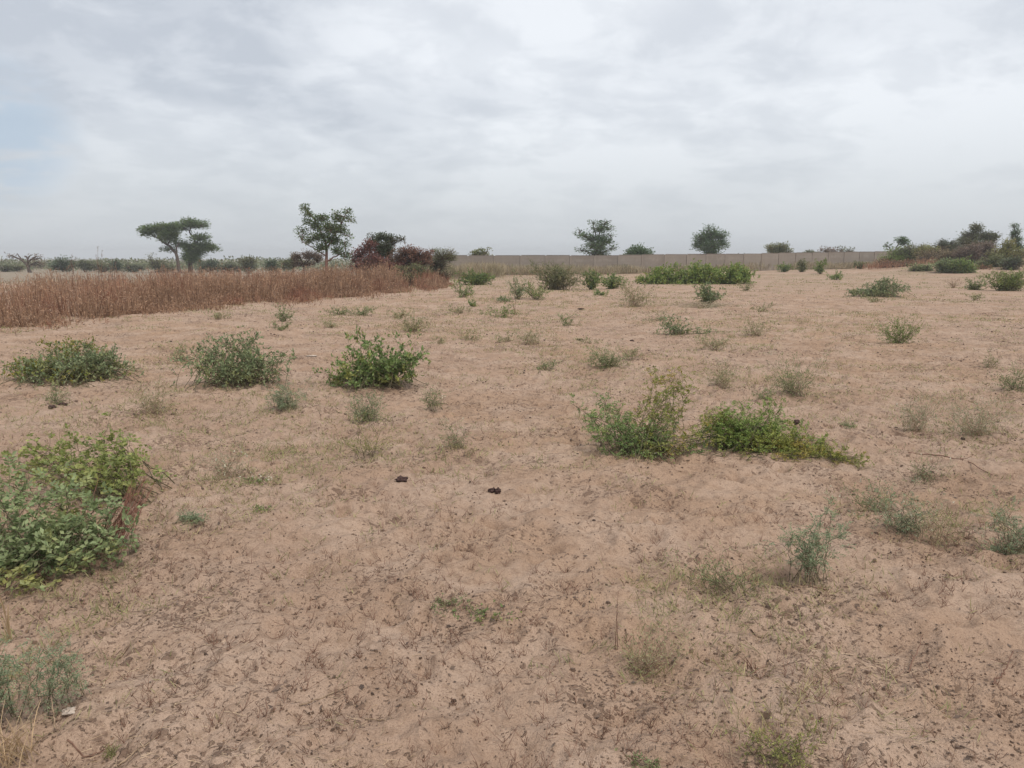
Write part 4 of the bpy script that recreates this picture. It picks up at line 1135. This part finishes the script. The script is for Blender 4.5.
# ------------------------------------------------------------------ boundary wall
def wall():
    A = np.array([[-9.5, 76.5], [0, 77], [18, 82], [36, 91], [50, 98], [72, 108]])
    seg = np.linalg.norm(np.diff(A, axis=0), axis=1); cum = np.concatenate([[0], np.cumsum(seg)])
    n = int(cum[-1] / 2.6)
    b0 = A[0]; z0 = float(h_macro(*b0))
    root = thing('boundary_wall', (b0[0], b0[1], z0), 'long grey beige concrete panel wall across the far field', 'wall')
    pm = wall_mat('concrete_panel', (.235, .205, .175), (.31, .27, .23)); po = wall_mat('concrete_post', (.26, .22, .185), (.32, .27, .225)); cp = wall_mat('coping', (.13, .105, .09), (.18, .15, .125))
    rng = np.random.default_rng(3)
    def box(mb, c, ax, l, w, z0_, z1):
        ay = np.array([-ax[1], ax[0]])
        V = []
        for z in (z0_, z1):
            for sx, sy in ((-1, -1), (1, -1), (1, 1), (-1, 1)):
                q = c + ax * sx * l / 2 + ay * sy * w / 2; V.append((q[0] - b0[0], q[1] - b0[1], z - z0))
        mb.add(V, [[3, 2, 1, 0], [4, 5, 6, 7], [0, 1, 5, 4], [1, 2, 6, 5], [2, 3, 7, 6], [3, 0, 4, 7]])
    for i in range(n + 1):
        t = i * 2.6
        p = np.array([np.interp(t, cum, A[:, 0]), np.interp(t, cum, A[:, 1])])
        t2 = min(t + 2.6, cum[-1]); p2 = np.array([np.interp(t2, cum, A[:, 0]), np.interp(t2, cum, A[:, 1])])
        ax = nrm(p2 - p) if np.linalg.norm(p2 - p) > .1 else ax
        g = float(h_macro(*p)); g2 = float(h_macro(*p2)); gm = (g + g2) / 2
        hw = 1.86 + .012 * math.sin(i * 1.7) + .25 * float(ss(20, 60, p[0]))
        mb = MB(); box(mb, p, ax, .16, .16, g - .3, gm + hw - .02); mb.build('post', po, root)
        if i < n:
            mb = MB(); c = (p + p2) / 2; rows = 6; rh = hw / rows
            for r_ in range(rows):
                off = np.array([-ax[1], ax[0]]) * rng.uniform(-.008, .008)
                box(mb, c + off, ax, 2.43, .055, gm + r_ * rh + (.0 if r_ else -.3), gm + (r_ + 1) * rh - .022)
            box(mb, c, ax, 2.42, .02, gm - .2, gm + hw - .06)
            mb.build('panel', pm, root)
            mb = MB(); box(mb, c, ax, 2.43, .1, gm + hw - .018, gm + hw + .035); mb.build('coping', cp, root)


wall()

# ------------------------------------------------------------------ haze
HAZE = True
if HAZE:
    mb = MB()
    h = 1550.; z0, z1 = -4.5, 16.
    V = [(-h, -h, z0), (h, -h, z0), (h, h, z0), (-h, h, z0), (-h, -h, z1), (h, -h, z1), (h, h, z1), (-h, h, z1)]
    mb.add(V, [[3, 2, 1, 0], [4, 5, 6, 7], [0, 1, 5, 4], [1, 2, 6, 5], [2, 3, 7, 6], [3, 0, 4, 7]])
    m, nt, out = mat('haze_air')
    v = nd(nt, 'ShaderNodeVolumePrincipled'); v.inputs['Density'].default_value = .0008
    v.inputs['Color'].default_value = (.93, .95, .98, 1)
    nt.links.new(v.outputs[0], out.inputs['Volume'])
    o = mb.build('haze', m); tag(o, 'thin pale haze in the air over the whole field', 'haze', None, 'stuff')

# ------------------------------------------------------------------ sky and light
SUN_EL, SUN_AZ = 60., 140.      # azimuth from +Y towards +X
w = bpy.data.worlds.new('World'); C.world = w; w.use_nodes = True
nt = w.node_tree; nt.nodes.clear()
out = nd(nt, 'ShaderNodeOutputWorld'); bg = nd(nt, 'ShaderNodeBackground'); bg.inputs[1].default_value = .1
sky = nd(nt, 'ShaderNodeTexSky', sky_type='NISHITA'); sky.sun_disc = False
sky.sun_elevation = R(SUN_EL); sky.sun_rotation = R(SUN_AZ); sky.dust_density = 3
tc = nd(nt, 'ShaderNodeTexCoord'); D = tc.outputs['Generated']
sp = nd(nt, 'ShaderNodeSeparateXYZ'); nt.links.new(D, sp.inputs[0])
zc = math_(nt, 'MAXIMUM', sp.outputs[2], 0.)
den = math_(nt, 'ADD', zc, .24)
cx = math_(nt, 'DIVIDE', sp.outputs[0], den); cy = math_(nt, 'DIVIDE', sp.outputs[1], den)
cb = nd(nt, 'ShaderNodeCombineXYZ'); nt.links.new(cx, cb.inputs[0]); nt.links.new(math_(nt, 'MULTIPLY', cy, 1.0), cb.inputs[1])
cl = cb.outputs[0]
n1 = noise(nt, cl, 1.0, 5, .52, .35)
n2 = noise(nt, cl, 4.2, 6, .6, .3)
n3 = noise(nt, cl, .27, 3, .5)


def dirdot(px, py, a, b):
    d = ray(px, py); d = d / np.linalg.norm(d)
    v = nd(nt, 'ShaderNodeVectorMath', operation='DOT_PRODUCT'); nt.links.new(D, v.inputs[0]); v.inputs[1].default_value = [float(q) for q in d]
    return ramp(nt, v.outputs['Value'], math.cos(R(a)), math.cos(R(b)))


lit = math_(nt, 'ADD', math_(nt, 'MULTIPLY', ramp(nt, n1, .40, .60), .55), math_(nt, 'MULTIPLY', ramp(nt, n2, .38, .62), .36))
lit = math_(nt, 'ADD', lit, math_(nt, 'MULTIPLY', dirdot(800, -60, 40, 3), .42))
lit = math_(nt, 'SUBTRACT', lit, math_(nt, 'MULTIPLY', dirdot(150, -20, 26, 4), .22))
lit = math_(nt, 'MINIMUM', math_(nt, 'MAXIMUM', lit, 0.), 1.)
cloud = mixc(nt, lit, (4.1, 4.36, 4.78), (6.55, 6.75, 7.0))
# even pale layer near the horizon
hz = ramp(nt, sp.outputs[2], .20, .0)
cloud = mixc(nt, math_(nt, 'MULTIPLY', hz, .85), cloud, (4.45, 4.72, 5.0))
# gaps where the blue sky shows
gap = math_(nt, 'MULTIPLY', dirdot(-5, 132, 5.2, 1.), ramp(nt, n2, .36, .58))
blue = nd(nt, 'ShaderNodeMix'); blue.data_type = 'RGBA'; blue.blend_type = 'MULTIPLY'; blue.inputs[0].default_value = 1
nt.links.new(sky.outputs[0], blue.inputs[6]); blue.inputs[7].default_value = (1.0, 1.0, 1.0, 1)
thin = mixc(nt, .12, cloud, blue.outputs[2])
col = mixc(nt, math_(nt, 'MULTIPLY', gap, .75), thin, (3.1, 3.9, 4.8))
nt.links.new(col, bg.inputs[0]); nt.links.new(bg.outputs[0], out.inputs[0])

sl = bpy.data.lights.new('sun', 'SUN'); sl.energy = 1.5; sl.angle = R(13); sl.color = (1, .93, .82)
so = bpy.data.objects.new('sun', sl); COL.objects.link(so)
so.rotation_euler = (R(90 - SUN_EL), 0, R(180 - SUN_AZ))

cam = bpy.data.cameras.new('camera'); co = bpy.data.objects.new('camera', cam); COL.objects.link(co)
co.location = CAM; co.rotation_euler = (R(90) - PITCH, 0, 0)
cam.sensor_width = 36; cam.lens = F / 1024 * 36; cam.clip_start = .05; cam.clip_end = 5000
C.camera = co
vs = C.view_settings; vs.view_transform = 'Standard'; vs.look = 'None'; vs.exposure = .56; vs.gamma = 1
